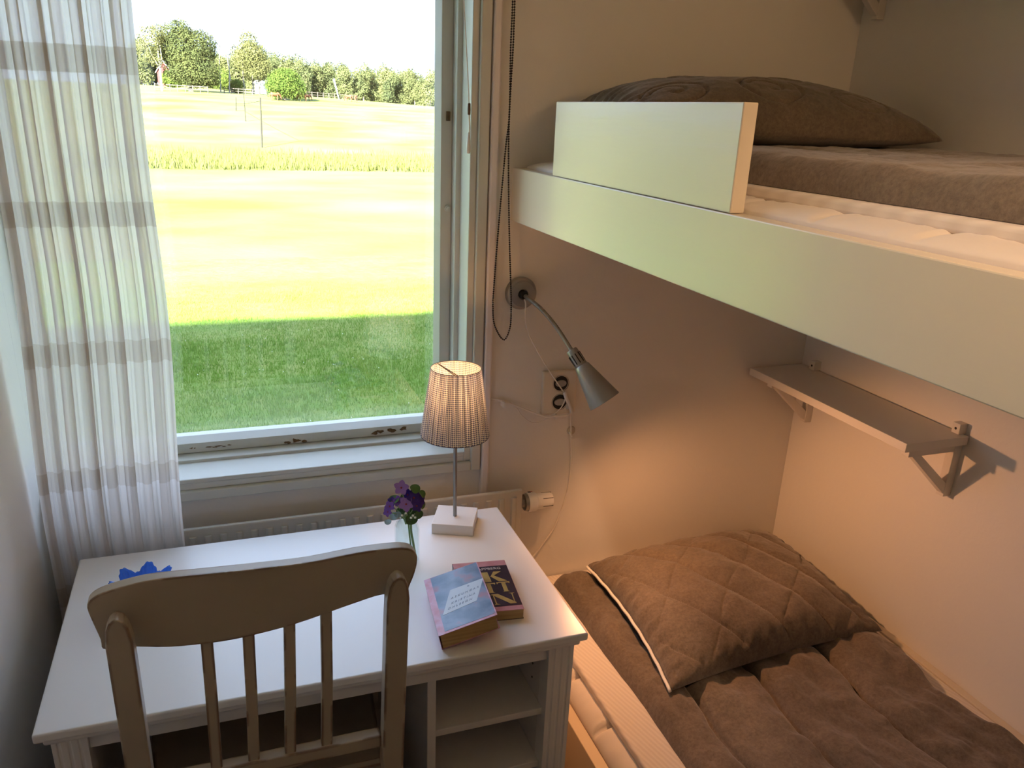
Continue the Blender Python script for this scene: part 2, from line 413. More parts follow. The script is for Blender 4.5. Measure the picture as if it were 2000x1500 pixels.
# pull cord of the blind, hanging in front of the frame
pc = empty('pull_cord', (.83, .64, 1.9), 'thin pale pull cord with wooden bead hanging at the window frame', 'cord')
bm = bmesh.new(); tube(bm, spline([(.812, .628, 2.05), (.824, .628, 1.86), (.8335, .628, 1.742), (.840, .628, 1.66), (.842, .628, 1.63)], 6), .0011, 6)
bm_obj('cord', bm, M_cord, pc, smooth=True)
bm = bmesh.new(); lathe(bm, [(0, .012), (.003, .011), (.0035, 0), (.003, -.011), (0, -.012)], Matrix.Translation((.8425, .628, 1.618)), 12)
bm_obj('bead', bm, mat('bead_wood', (.12, .06, .03), .4), pc, smooth=True)
bm = bmesh.new(); tube(bm, spline([(.8425, .628, 1.607), (.844, .628, 1.588), (.8445, .628, 1.566)], 5), .0018, 6)
bm_obj('cord', bm, M_cord, pc, smooth=True)
bm = bmesh.new(); lathe(bm, [(0, .02), (.002, .018), (.0045, -.004), (.005, -.018), (.003, -.024), (0, -.024)], Matrix.Translation((.843, .628, 1.553)), 14)
bm_obj('tassel', bm, M_cord, pc, smooth=True)

# conduit down the right of the casing
S(boxo('trim_1', (.895, .9135, .632, YW+.004, .70, ZC), M_pipe, bevel=.004))

# ------------------------------------------------------------------ radiator
rad = empty('radiator', (.45, .61, .2), 'white ribbed panel radiator behind the desk', 'radiator')
def radiator():
    x0, x1, z0, z1, yf = -.02, .992, .14, .730, .590
    bm = bmesh.new(); box(bm, x0, x1, yf, .602, z0, z1)
    bm_obj('panel', bm, M_rad, rad, bevel=.004)
    x = x0+.02; k = 0
    bm = bmesh.new()
    n = 31
    for i in range(n):
        cx = x1-.024-i*.0328
        if cx < x0+.015: break
        prism(bm, [(cx-.009, yf), (cx-.005, yf-.006), (cx+.005, yf-.006), (cx+.009, yf)], 'z', z0+.03, z1-.018)
    bm_obj('ribs', bm, M_rad, rad, bevel=.0015)
    bm = bmesh.new(); box(bm, x0+.02, x1-.02, .617, .640, z0+.04, z1-.07); bm_obj('rear_panel', bm, M_rad, rad, bevel=.002)
    for z in (.16,):
        boxo('bracket', (.2, .24, .634, .648, .2, .6), M_rad, rad)
radiator()
vlv = empty('radiator_valve', (.99, .60, .69), 'white thermostat knob with red mark beside the radiator', 'valve')
def valve():
    M = axis_matrix((.997, .603, .687), (1, 0, -.02))
    bm = bmesh.new(); lathe(bm, [(.0, -.012), (.012, -.012), (.012, .004), (.021, .004), (.0225, .01), (.0225, .016), (.0, .016)], M, 28)
    bm_obj('collar', bm, M_steel, vlv, smooth='auto')
    bm = bmesh.new(); prof = [(.0, .012), (.0245, .012), (.0255, .018), (.0245, .034), (.021, .037), (.0205, .074), (.0185, .079), (.0, .0795)]
    lathe(bm, prof, M, 36); bm_obj('knob', bm, M_white, vlv, smooth='auto')
    for a, mm, r0, r1, h0, h1 in ((-1.25, M_red, .024, .0262, .020, .030), (-.85, M_dark, .024, .0262, .016, .022)):
        m2 = M @ Matrix.Rotation(a+PI/2+.6, 4, 'Z')
        bm = bmesh.new(); box(bm, r0-.004, r1, -.004, .004, h0, h1, m2); bm_obj('mark', bm, mm, vlv)
    for a in range(6):
        m2 = M @ Matrix.Rotation(a*PI/3+.35, 4, 'Z')
        bm = bmesh.new(); box(bm, .0185, .0209, -.0008, .0008, .050, .0775, m2); bm_obj('groove', bm, M_dark, vlv)
valve()

# ------------------------------------------------------------------ curtain
def curtain():
    NX, NZ = 420, 70; V = []; F = []
    z0, z1 = .08, 2.3
    folds = [0.0, .05, .10, .165, .205, .29, .33, .41, .45, .53, .575, .65, .70, .775, .82, .90, .94, 1.0]
    for j in range(NZ+1):
        z = z0+(z1-z0)*j/NZ
        xl = -.066+.026*smoothstep(.75, 1.35, z)+.003*math.sin(z*4)
        xr = .200+.022*smoothstep(.7, 1.35, z)+.010*math.sin(z*3)*smoothstep(1, 1.5, z)
        for i in range(NX+1):
            s = i/NX
            # piecewise fold phase
            k = 0
            while k < len(folds)-2 and s > folds[k+1]: k += 1
            t = (s-folds[k])/(folds[k+1]-folds[k]); ph = PI*(k+t)
            amp = .0115*(.75+.35*math.sin(k*2.3+1))*(.85+.25*fnoise(k*.7, z*.9))
            y = .558+amp*math.cos(ph)
            x = xl+(xr-xl)*s+.0072*math.sin(2*ph+.4*math.sin(z*1.7+k))*(.6+.4*math.sin(k*1.9))+.002*fnoise(s*6, z*.7, 3)
            V.append((x, y+.003*fnoise(s*9, z*2), z))
    for j in range(NZ):
        for i in range(NX):
            a = j*(NX+1)+i; F.append((a, a+1, a+NX+2, a+NX+1))
    o = raw_obj('curtain', V, F, M_curtain, smooth=True)
    tag(o, 'sheer white curtain with darker woven bands hanging left of the window', 'curtain')
curtain()
rod = empty('curtain_rod', (.4, .56, 2.3), 'white curtain rod above the window', 'curtain rod')
bm = bmesh.new(); tube(bm, [(-.07, .56, 2.31), (1.0, .56, 2.31)], .009, 12); bm_obj('pole', bm, M_white, rod, smooth='auto')
boxo('bracket', (.90, .915, .55, .652, 2.295, 2.325), M_white, rod)

# ------------------------------------------------------------------ bead chain of the roller blind
def chain():
    L_ = [(.9245, .612, 2.15), (.9255, .612, 1.84), (.9248, .612, 1.742), (.927, .612, 1.61), (.921, .612, 1.536), (.911, .612, 1.37), (.905, .612, 1.243), (.904, .612, 1.194), (.910, .612, 1.151)]
    R_ = [(.9315, .612, 2.15), (.930, .612, 1.84), (.930, .612, 1.742), (.9275, .613, 1.61), (.930, .613, 1.503), (.937, .613, 1.37), (.946, .613, 1.242), (.949, .613, 1.193), (.948, .613, 1.143)]
    path = spline(L_+[(.933, .612, 1.1155)]+R_[::-1], 24)
    # resample into beads every 4.4 mm
    bm = bmesh.new(); acc = 0; step_ = .0050; last = path[0]
    base = []
    lat = [(0, .0022), (.0016, .0016), (.0022, 0), (.0016, -.0016), (0, -.0022)]
    pts = []
    for p in path[1:]:
        seg = (p-last).length
        while acc+seg >= step_:
            t = (step_-acc)/seg; q = last.lerp(p, t); pts.append(q); last = q; seg = (p-last).length; acc = 0
        acc += seg; last = p
    for q in pts: lathe(bm, lat, Matrix.Translation(q), 7)
    o = empty('blind_chain', (.93, .612, 1.11), 'black bead chain loop hanging in front of the wall beside window', 'chain')
    b = bm_obj('beads', bm, M_black, o, smooth=True); b['kind'] = 'stuff'
    bm = bmesh.new(); tube(bm, path[::4], .0006, 4); bm_obj('cord', bm, M_black, o)
chain()

# ------------------------------------------------------------------ desk 0.90 x 0.52 x 0.73
desk = empty('desk', (.45, .26, 0), 'white desk with open shelf compartment under the window', 'desk')
def desk_build():
    bm = bmesh.new()
    # moulded edge: thin top lip over a recessed cove
    box(bm, 0, .9, 0, .52, .714, .730); bm_obj('tabletop', bm, M_desk, desk, bevel=.0035, seg=3)
    bm = bmesh.new(); box(bm, .010, .890, .009, .515, .700, .7145); bm_obj('edge_moulding', bm, M_desk, desk, bevel=.004)
    for (x0, x1) in ((.018, .068), (.832, .882)):
        for (y0, y1) in ((.018, .056), (.46, .498)):
            bm = bmesh.new(); g = [(x0, y0)]
            # fluted front face
            if y0 < .1:
                for k in range(3):
                    c = x0+.010+k*.0145
                    g += [(c-.0032, y0), (c-.0015, y0+.0022), (c+.0015, y0+.0022), (c+.0032, y0)]
            g += [(x1, y0), (x1, y1), (x0, y1)]
            prism(bm, g, 'z', 0, .701); bm_obj('leg', bm, M_desk, desk, bevel=.0008)
    boxo('front_rail', (.068, .832, .026, .044, .668, .701), M_desk, desk)
    boxo('back_rail', (.068, .832, .478, .494, .62, .701), M_desk, desk)
    boxo('side_panel', (.022, .036, .056, .46, .16, .701), M_desk, desk)
    boxo('side_panel', (.866, .878, .056, .46, .12, .701), M_desk, desk)
    boxo('side_panel', (.832, .846, .056, .46, .12, .668), M_deskin, desk)
    boxo('divider_panel', (.606, .622, .030, .478, .12, .6675), M_desk, desk)
    boxo('back_panel', (.622, .832, .464, .470, .12, .701), M_deskin, desk)
    boxo('knee_back_panel', (.036, .606, .468, .474, .30, .66), mat('hardboard_brown', (.06, .042, .03), .7), desk)
    for z in (.548, .420, .14):
        boxo('shelf', (.622, .832, .034, .463, z-.012, z+.002), M_deskin, desk, bevel=.001)
    for z in (.612, .580):
        for y in (.09, .40):
            bm = bmesh.new(); lathe(bm, [(0, .001), (.0022, .001), (.0022, -.002)], axis_matrix((.832, y, z), (-1, 0, 0)), 8); bm_obj('peg_hole', bm, M_dark, desk)
desk_build()

# ------------------------------------------------------------------ chair
chair = empty('chair', (.33, .12, 0), 'worn cream painted wooden chair with spindle back at the desk', 'chair')
def chair_build():
    def yb(z): return -.052 - .085*max(0, z-.45)*.55      # backrest leans back with height
    # top rail
    up = [(.112, .968), (.118, .981), (.135, .991), (.165, .999), (.20, 1.004), (.265, 1.003), (.333, 1.001), (.405, .999), (.470, 1.002), (.520, 1.0), (.552, .994), (.566, .980), (.567, .962)]
    lo = [(.562, .940), (.555, .920), (.552, .900), (.540, .904), (.514, .917), (.470, .911), (.432, .903), (.38, .892), (.326, .885), (.29, .882), (.255, .882), (.206, .885), (.163, .893), (.140, .896), (.122, .895), (.121, .912), (.116, .940)]
    out = up+lo
    pts = [(p.x, p.y) for p in spline([(a, b, 0) for a, b in out], 3, closed=True)]
    bm = bmesh.new()
    top = [(p.x, p.y) for p in spline([(a, b, 0) for a, b in up], 5)]
    # strip mesh: sample upper and lower outline at the same stations
    def at(poly, x):
        best = None
        for (a, b), (c, d) in zip(poly[:-1], poly[1:]):
            if (a-x)*(c-x) <= 0 and abs(a-c) > 1e-9:
                t = (x-a)/(c-a); best = b+(d-b)*t; return best
        return None
    upoly = [(p.x, p.y) for p in spline([(a, b, 0) for a, b in up[1:-1]], 6)]
    lpoly = [(.562, .925), (.556, .905)]+[(p.x, p.y) for p in spline([(a, b, 0) for a, b in [(.552, .900), (.540, .904), (.514, .917), (.470, .911), (.432, .903), (.38, .892), (.326, .885), (.29, .882), (.255, .882), (.206, .885), (.163, .893), (.140, .896), (.122, .897)]], 6)]
    lpoly = sorted(lpoly); upoly = sorted(upoly)
    def yc(x): u = (x-.339)/.228; return -.056 + .012*u*u
    def yl(x, z): return yc(x) - .10*(z-.94)
    n = len(pts); T = .020
    # triangulated prism of the outline bent along yl
    vf = [bm.verts.new((x, yl(x, z)-T/2, z)) for x, z in pts]; vb = [bm.verts.new((x, yl(x, z)+T/2, z)) for x, z in pts]
    def fill(vs):
        bm.faces.new(vs)
    for i in range(n): bm.faces.new((vf[i], vf[(i+1) % n], vb[(i+1) % n], vb[i]))
    fill(vf); fill(vb)
    o = bm_obj('top_rail', bm, M_chair, chair, smooth='auto', bevel=.003, seg=3)
    # rear posts run on down as the rear legs
    for sx, x_top, x_mid, x_bot in ((-1, .151, .147, .135), (1, .530, .521, .535)):
        bm = bmesh.new(); rings = []
        Z = [.0, .1, .25, .42, .5, .6, .7, .8, .88, .93, .955, .966, .972]
        prof = []
        for z in Z:
            x = x_bot+(x_mid-x_bot)*smoothstep(0, .6, z) if z < .6 else x_mid+(x_top-x_mid)*(z-.6)/.37
            y = -.058 - .06*(z-.7) if z > .42 else -.041-.10*(1-z/.42)**1.5
            if z > .9: y -= .004*(z-.9)/.07
            w_ = .0172; d_ = .014
            k = 1
            if z > .93: k = math.sqrt(max(0, 1-((z-.93)/.0425)**2))
            w2 = w_*max(k, .12); d2 = d_
            if z > .88: d2 = .012
            yy = y-.013
            rings.append([bm.verts.new((x-w2, yy-d2, z)), bm.verts.new((x+w2, yy-d2, z)), bm.verts.new((x+w2, yy+d2, z)), bm.verts.new((x-w2, yy+d2, z))])
        for a, b in zip(rings[:-1], rings[1:]):
            for k in range(4): bm.faces.new((a[k], a[(k+1) % 4], b[(k+1) % 4], b[k]))
        bm.faces.new(rings[0]); bm.faces.new(rings[-1])
        bm_obj('rear_leg', bm, M_chair, chair, bevel=.003, seg=3)
    # spindles
    for xt, xb in ((.257, .251), (.315, .306), (.374, .361), (.428, .418)):
        bm = bmesh.new()
        vs = []
        for z, x, y in ((.900, xt, -.0485), (.78, (xt+xb)/2+.001, -.0545), (.640, xb, -.053)):
            hw = .0085; hd = .0065
            vs.append([bm.verts.new((x-hw, y-hd, z)), bm.verts.new((x+hw, y-hd, z)), bm.verts.new((x+hw, y+hd, z)), bm.verts.new((x-hw, y+hd, z))])
        for a, b in zip(vs[:-1], vs[1:]):
            for k in range(4): bm.faces.new((a[k], a[(k+1) % 4], b[(k+1) % 4], b[k]))
        bm.faces.new(vs[0]); bm.faces.new(vs[-1])
        bm_obj('spindle', bm, M_chair, chair, bevel=.0015)
    boxo('cross_rail', (.165, .505, -.064, -.042, .632, .655), M_chair, chair, bevel=.002)
    boxo('lower_slat', (.163, .507, -.060, -.044, .571, .593), M_chair, chair, bevel=.0015)
    bm = bmesh.new(); prism(bm, [(.20, .590), (.235, .590), (.30, .612), (.42, .631), (.42, .6325), (.345, .6325), (.27, .618)], 'y', -.059, -.045); bm_obj('corner_brace', bm, M_chair, chair, bevel=.001)
    # seat and front legs
    bm = bmesh.new(); prism(bm, [(.145, -.03), (.525, -.03), (.555, .33), (.54, .36), (.13, .36), (.115, .33)], 'z', .435, .458)
    bm_obj('seat', bm, M_chair, chair, bevel=.006, seg=3)
    for x in (.145, .525):
        bm = bmesh.new(); tube(bm, [(x, .32, 0), (x, .32, .2), (x, .32, .437)], [.013, .017, .020], 12); bm_obj('front_leg', bm, M_chair, chair, smooth='auto')
    boxo('seat_apron', (.15, .52, .325, .343, .385, .436), M_chair, chair)
    for x in (.15, .513):
        boxo('seat_apron', (x-.006, x+.008, -.04, .32, .385, .436), M_chair, chair)
        bm = bmesh.new(); tube(bm, [(x, -.06, .2), (x, .31, .2)], .009, 10); bm_obj('stretcher', bm, M_chair, chair, smooth='auto')
chair_build()

# ------------------------------------------------------------------ table lamp
tl = empty('table_lamp', (.776, .456, .73), 'lit table lamp with blue checked pleated shade on the desk', 'table lamp')
def gingham():
    m = bpy.data.materials.new('gingham_shade'); m.use_nodes = True; N = m.node_tree.nodes; Lk = m.node_tree.links
    N.remove(N['Principled BSDF']); out = N['Material Output']
    uv = N.new('ShaderNodeUVMap'); uv.uv_map = 'UVMap'
    sx = N.new('ShaderNodeSeparateXYZ'); Lk.new(uv.outputs[0], sx.inputs[0])
    def line(sock, freq):
        a = N.new('ShaderNodeMath'); a.operation = 'MULTIPLY'; a.inputs[1].default_value = freq; Lk.new(sock, a.inputs[0])
        b = N.new('ShaderNodeMath'); b.operation = 'FRACT'; Lk.new(a.outputs[0], b.inputs[0])
        c = N.new('ShaderNodeMath'); c.operation = 'LESS_THAN'; c.inputs[1].default_value = .42; Lk.new(b.outputs[0], c.inputs[0]); return c.outputs[0]
    l1 = line(sx.outputs[0], 104); l2 = line(sx.outputs[1], 35)
    s = N.new('ShaderNodeMath'); s.operation = 'ADD'; Lk.new(l1, s.inputs[0]); Lk.new(l2, s.inputs[1])
    s2 = N.new('ShaderNodeMath'); s2.operation = 'MULTIPLY'; s2.inputs[1].default_value = .5; Lk.new(s.outputs[0], s2.inputs[0])
    cr = N.new('ShaderNodeMix'); cr.data_type = 'RGBA'; Lk.new(s2.outputs[0], cr.inputs['Factor'])
    cr.inputs['A'].default_value = (.80, .78, .74, 1); cr.inputs['B'].default_value = (.035, .045, .17, 1)
    d = N.new('ShaderNodeBsdfDiffuse'); t = N.new('ShaderNodeBsdfTranslucent')
    Lk.new(cr.outputs['Result'], d.inputs[0])
    # where the pleats lie double the cloth lets less light through
    ns = N.new('ShaderNodeTexNoise'); ns.inputs['Scale'].default_value = 1; ns.inputs['Detail'].default_value = 3
    mp = N.new('ShaderNodeMapping'); mp.inputs['Scale'].default_value = (62, .7, 1); Lk.new(uv.outputs[0], mp.inputs[0]); Lk.new(mp.outputs[0], ns.inputs['Vector'])
    rp = N.new('ShaderNodeMapRange'); rp.inputs[1].default_value = .40; rp.inputs[2].default_value = .60; rp.inputs[3].default_value = .30; Lk.new(ns.outputs['Fac'], rp.inputs[0])
    ml = N.new('ShaderNodeMix'); ml.data_type = 'RGBA'; ml.blend_type = 'MULTIPLY'; ml.inputs['Factor'].default_value = 1
    Lk.new(cr.outputs['Result'], ml.inputs['A']); Lk.new(rp.outputs[0], ml.inputs['B']); Lk.new(ml.outputs['Result'], t.inputs[0])
    mx = N.new('ShaderNodeMixShader'); mx.inputs[0].default_value = .36; Lk.new(d.outputs[0], mx.inputs[1]); Lk.new(t.outputs[0], mx.inputs[2])
    Lk.new(mx.outputs[0], out.inputs[0]); return m
M_shade = gingham()
def table_lamp():
    bm = bmesh.new(); q = [(.716, .434), (.801, .397), (.838, .481), (.754, .519)]
    prism(bm, q, 'z', .730, .755); bm_obj('base', bm, mat('lamp_base_paint', (.82, .80, .79), .4), tl, bevel=.0012)
    cx, cy_ = .772, .452
    bm = bmesh.new(); tube(bm, [(.776, .456, .754), (cx, cy_, 1.03)], .0042, 14); bm_obj('stem', bm, M_steel, tl, smooth='auto')
    bm = bmesh.new(); lathe(bm, [(0, 0), (.013, 0), (.013, .04), (.011, .046), (0, .046)], Matrix.Translation((cx, cy_, 1.0)), 20)
    bm_obj('socket', bm, M_white, tl, smooth='auto')
    bm = bmesh.new(); bmesh.ops.create_uvsphere(bm, u_segments=16, v_segments=12, radius=.017)
    for v in bm.verts: v.co += Vector((cx, cy_, 1.061))
    bm_obj('bulb', bm, emis('bulb_glow', (1.0, .56, .24), 12), tl, smooth=True)
    # pleated shade
    NA, NZ = 720, 10; V = []; F = []; UV = []
    z0, z1, r0, r1 = .955, 1.106, .0735, .0535; Mt = Matrix.Rotation(.02, 4, 'Y')
    for j in range(NZ+1):
        t = j/NZ; z = z0+(z1-z0)*t; r = r0+(r1-r0)*t
        for i in range(NA):
            a = 2*PI*i/NA; pl = abs(((i*36/NA) % 1)-.5)*2
            pl = smoothstep(0, 1, pl)
            rr = r*(1+.055*(pl-.5)*(1-.6*t))+.0006*fnoise(a*5, z*20)
            V.append((cx+rr*math.cos(a), cy_+rr*math.sin(a), z)); UV.append((i/NA, t))
    for j in range(NZ):
        for i in range(NA):
            F.append((j*NA+i, j*NA+(i+1) % NA, (j+1)*NA+(i+1) % NA, (j+1)*NA+i))
    o = raw_obj('lamp_shade', V, F, M_shade, tl, smooth=True)
    o['label'] = 'pleated blue and white checked shade'
    uvl = o.data.uv_layers.new(name='UVMap')
    for p in o.data.polygons:
        for li, vi in zip(p.loop_indices, p.vertices):
            u, v = UV[vi]
            if u == 0 and (p.index % NA) == NA-1: u = 1.0
            uvl.data[li].uv = (u, v)
    for z, r in ((z0, r0), (z1, r1)):
        bm = bmesh.new(); ring = [(cx+r*math.cos(2*PI*k/48), cy_+r*math.sin(2*PI*k/48), z) for k in range(49)]
        tube(bm, ring, .0009, 6, cap=False); bm_obj('shade_rim', bm, mat('rim_binding', (.12, .10, .13), .8), tl, smooth=True)
    bm = bmesh.new()
    for s_ in (0, .006): tube(bm, [(cx-.028, cy_+.043+s_*.2, z1-.001), (cx+s_, cy_-.004, 1.088)], .0010, 6)
    tube(bm, [(cx+.010, cy_-.050, z1-.001), (cx, cy_-.004, 1.088)], .0010, 6)
    bmesh.ops.recalc_face_normals(bm, faces=bm.faces)
    bm_obj('shade_wire', bm, mat('wire_dark', (.08, .05, .03), .4), tl)
    l = bpy.data.lights.new('table_lamp_light', 'POINT'); l.energy = 3.2; l.color = (1.0, .48, .16); l.shadow_soft_size = .018
    lo = bpy.data.objects.new('table_lamp_light', l); COL.objects.link(lo); lo.location = (cx, cy_, 1.062)
table_lamp()

# ------------------------------------------------------------------ reading lamp on the wall
rl = empty('wall_reading_lamp', (.980, .648, 1.222), 'grey gooseneck reading lamp fixed to the wall under upper bunk', 'wall lamp')
def reading_lamp():
    c = Vector((.984, .650, 1.217)); M = axis_matrix(c, (0, -1, 0))
    bm = bmesh.new(); lathe(bm, [(0, 0), (.0385, 0), (.0385, .006), (.036, .012), (.032, .0135), (.030, .017), (.022, .019), (.0125, .020), (.012, .014), (0, .014)], M, 48)
    bm_obj('wall_plate', bm, M_steel2, rl, smooth='auto')
    bm = bmesh.new(); lathe(bm, [(0, .010), (.0105, .010), (.0105, .026), (.008, .030), (0, .030)], M, 24); bm_obj('neck_socket', bm, M_dark, rl, smooth='auto')
    bm = bmesh.new(); lathe(bm, [(0, 0), (.0025, 0), (.0022, .002), (0, .002)], axis_matrix((1.008, .637, 1.213), (0, -1, 0)), 12); bm_obj('screw', bm, M_dark, rl, smooth='auto')
    J = Vector((1.0575, .500, 1.1137)); H = Vector((1.1190, .436, 1.0085)); d = (H-J).normalized()
    pts = spline([(.985, .630, 1.216), (.990, .600, 1.211), (1.008, .565, 1.193), (1.036, .538, 1.156), J+d*.004], 40)
    rad_ = [.0050+.00022*(1 if (i % 4) < 2 else -1) for i in range(len(pts))]
    bm = bmesh.new(); tube(bm, pts, rad_, 12); bm_obj('gooseneck', bm, M_steel, rl, smooth=True)
    MJ = axis_matrix(J, d); L_ = (H-J).length
    bm = bmesh.new(); lathe(bm, [(0, -.002), (.0115, -.002), (.0135, .001), (.0150, .040), (.014, .042), (0, .042)], MJ, 32)
    bm_obj('lamp_neck', bm, M_steel2, rl, smooth='auto')
    for k in range(10):
        m2 = MJ @ Matrix.Rotation(2*PI*k/10, 4, 'Z')
        bm = bmesh.new(); box(bm, .0118, .0150, -.0012, .0012, .010, .034, m2); bm_obj('vent_slot', bm, M_dark, rl)
    bm = bmesh.new(); lathe(bm, [(.0135, .038), (.0175, .043), (.0205, .055), (.0385, L_), (.0375, L_+.0005), (.0195, .056), (.0165, .045), (.010, .044)], MJ, 48)
    bm_obj('lamp_shade', bm, [M_steel2], rl, smooth='auto')
    bm = bmesh.new(); bmesh.ops.create_uvsphere(bm, u_segments=16, v_segments=12, radius=.014)
    for v in bm.verts: v.co = MJ @ (v.co*1.0+Vector((0, 0, .078)))
    bm_obj('bulb', bm, emis('reading_bulb', (1.0, .55, .22), 15), rl, smooth=True)
    l = bpy.data.lights.new('reading_light', 'SPOT'); l.energy = 5.7; l.color = (1.0, .44, .175); l.shadow_soft_size = .012
    l.spot_size = math.radians(150); l.spot_blend = .75
    lo = bpy.data.objects.new('reading_light', l); COL.objects.link(lo)
    lo.location = J+d*(L_*.90); lo.rotation_euler = d.to_track_quat('-Z', 'Y').to_euler()
reading_lamp()

# ------------------------------------------------------------------ socket, cords
sk = empty('wall_socket', (1.09, .65, .96), 'white double wall socket behind the reading lamp', 'socket')
def socket():
    boxo('cover_plate', (1.050, 1.142, .636, .652, .906, 1.020), mat('socket_plastic', (.72, .66, .56), .4), sk, bevel=.004)
    for z in (.991, .942):
        M = axis_matrix((1.097, .636, z-.003), (0, -1, 0))
        bm = bmesh.new(); lathe(bm, [(.0215, .0012), (.0215, .0), (.0195, -.001), (.0190, .0004), (0, .0004)], M, 32)
        o = bm_obj('outlet', bm, M_dark, sk, smooth='auto')
        bm = bmesh.new(); lathe(bm, [(.0165, .0004), (.0155, .003), (.010, .0035), (0, .0035)], M, 28)
        for v in bm.verts: v.co.x = 1.097+(v.co.x-1.097)*.9; v.co.z = z-.003+(v.co.z-z+.003)*.55
        bm_obj('outlet_face', bm, mat('outlet_face', (.40, .37, .34), .3), sk, smooth='auto')
socket()
def cord(name, label, pts, r, extra=None):
    o = empty(name, pts[0], label, 'cord'); bm = bmesh.new(); tube(bm, spline(pts, 10), r, 8); bm_obj('cable', bm, M_cord, o, smooth=True)
    if extra: extra(o)
    return o
def inline(o):
    bm = bmesh.new(); tube(bm, spline([(1.104, .626, .968), (1.108, .626, .955), (1.120, .626, .930), (1.127, .626, .912)], 4), .0055, 10, sx=.8); bm_obj('plug', bm, M_white, o, smooth=True)
cord('lamp_cord', 'thin cord running from reading lamp plate down to the socket', [(.985, .624, 1.207), (.988, .622, 1.196), (.992, .628, 1.160), (1.006, .633, 1.117), (1.042, .635, 1.056), (1.080, .632, .999), (1.104, .628, .966)], .0017, inline)
cord('power_cord', 'white cord running straight from window trim to the plug', [(.905, .645, .962), (.944, .644, .953), (.985, .643, .935), (1.033, .636, .914), (1.06, .630, .905), (1.088, .629, .904), (1.118, .628, .905), (1.128, .627, .912)], .0024)
cord('sagging_cord', 'thin white cord sagging in a loop below the socket', [(.905, .646, .957), (.951, .644, .949), (.982, .643, .933), (.999, .642, .909), (1.024, .642, .889), (1.049, .640, .888), (1.074, .636, .901), (1.098, .630, .924), (1.108, .629, .948), (1.107, .628, .960)], .0015)
def cl(o): pass
cord('hanging_cord', 'pale cord hanging from the plug down behind desk and bed', [(1.125, .630, .914), (1.130, .632, .880), (1.135, .637, .844), (1.142, .640, .771), (1.141, .643, .697), (1.131, .644, .646), (1.109, .644, .580), (1.083, .643, .541), (1.05, .641, .500), (1.0, .64, .47)], .0023)
for i, (x, z, lb) in enumerate(((.948, .943, 'small clear cord clip nailed beside the window trim'), (1.088, .900, 'small clear cord clip just below the socket'), (1.118, .925, 'small clear cord clip at right edge of the socket'))):
    bm = bmesh.new(); box(bm, x-.003, x+.003, .630, .651, z-.006, z+.008)
    o = bm_obj('cord_clip', bm, M_white, bevel=.001); tag(o, lb, 'clip', 'cord clips on the wall')
kh = empty('wall_hook', (1.137, .65, .85), 'small round transparent hook on the wall behind hanging cord', 'hook')
bm = bmesh.new(); lathe(bm, [(0, .006), (.010, .005), (.012, 0)], axis_matrix((1.140, .650, .853), (0, -1, 0)), 20); bm_obj('disc', bm, mat('hook_clear', (.62, .55, .46), .15), kh, smooth='auto')
bm = bmesh.new(); tube(bm, spline([(1.134, .645, .850), (1.132, .628, .846), (1.128, .622, .852), (1.126, .622, .860)], 5), .0025, 8); bm_obj('prong', bm, M_cord, kh, smooth=True)

# ------------------------------------------------------------------ bunk beds
ubed = empty('upper_bunk', (1.39, -.3, 1.38), 'pale painted upper bunk with deep front board and raised guard board', 'bunk bed')
def upper_bunk():
    boxo('front_board', (.953, .981, -1.75, YW+.004, 1.385, 1.500), M_board, ubed, bevel=.0018)
    boxo('guard_board', (.955, .977, -.186, .424, 1.5008, 1.637), M_board, ubed, bevel=.0018)
    boxo('base_board', (.981, XR-.002, -1.75, YW-.002, 1.386, 1.402), M_board, ubed)
    boxo('end_board', (.981, XR-.002, -1.775, -1.75, 1.385, 1.50), M_board, ubed)
upper_bunk()
lbed = empty('lower_bunk', (1.39, -.3, 0), 'lower bunk frame beside the desk with pale board edge', 'bunk bed')
def lower_bunk():
    boxo('front_board', (.955, .981, -1.75, .560, .14, .378), mat('bed_pine_paint', (.74, .60, .42), .45), lbed, bevel=.0015)
    boxo('base_board', (.981, XR-.022, -1.75, YW-.006, .23, .25), M_board, lbed)
    boxo('wall_board', (XR-.022, XR-.001, -1.75, YW-.004, .14, .428), mat('wall_board_paint', (.74, .66, .54), .4), lbed, bevel=.002)
    for y in (-1.72, -.6, .52): boxo('leg', (.958, .981, y-.03, y+.03, 0, .142), M_board, lbed)
lower_bunk()

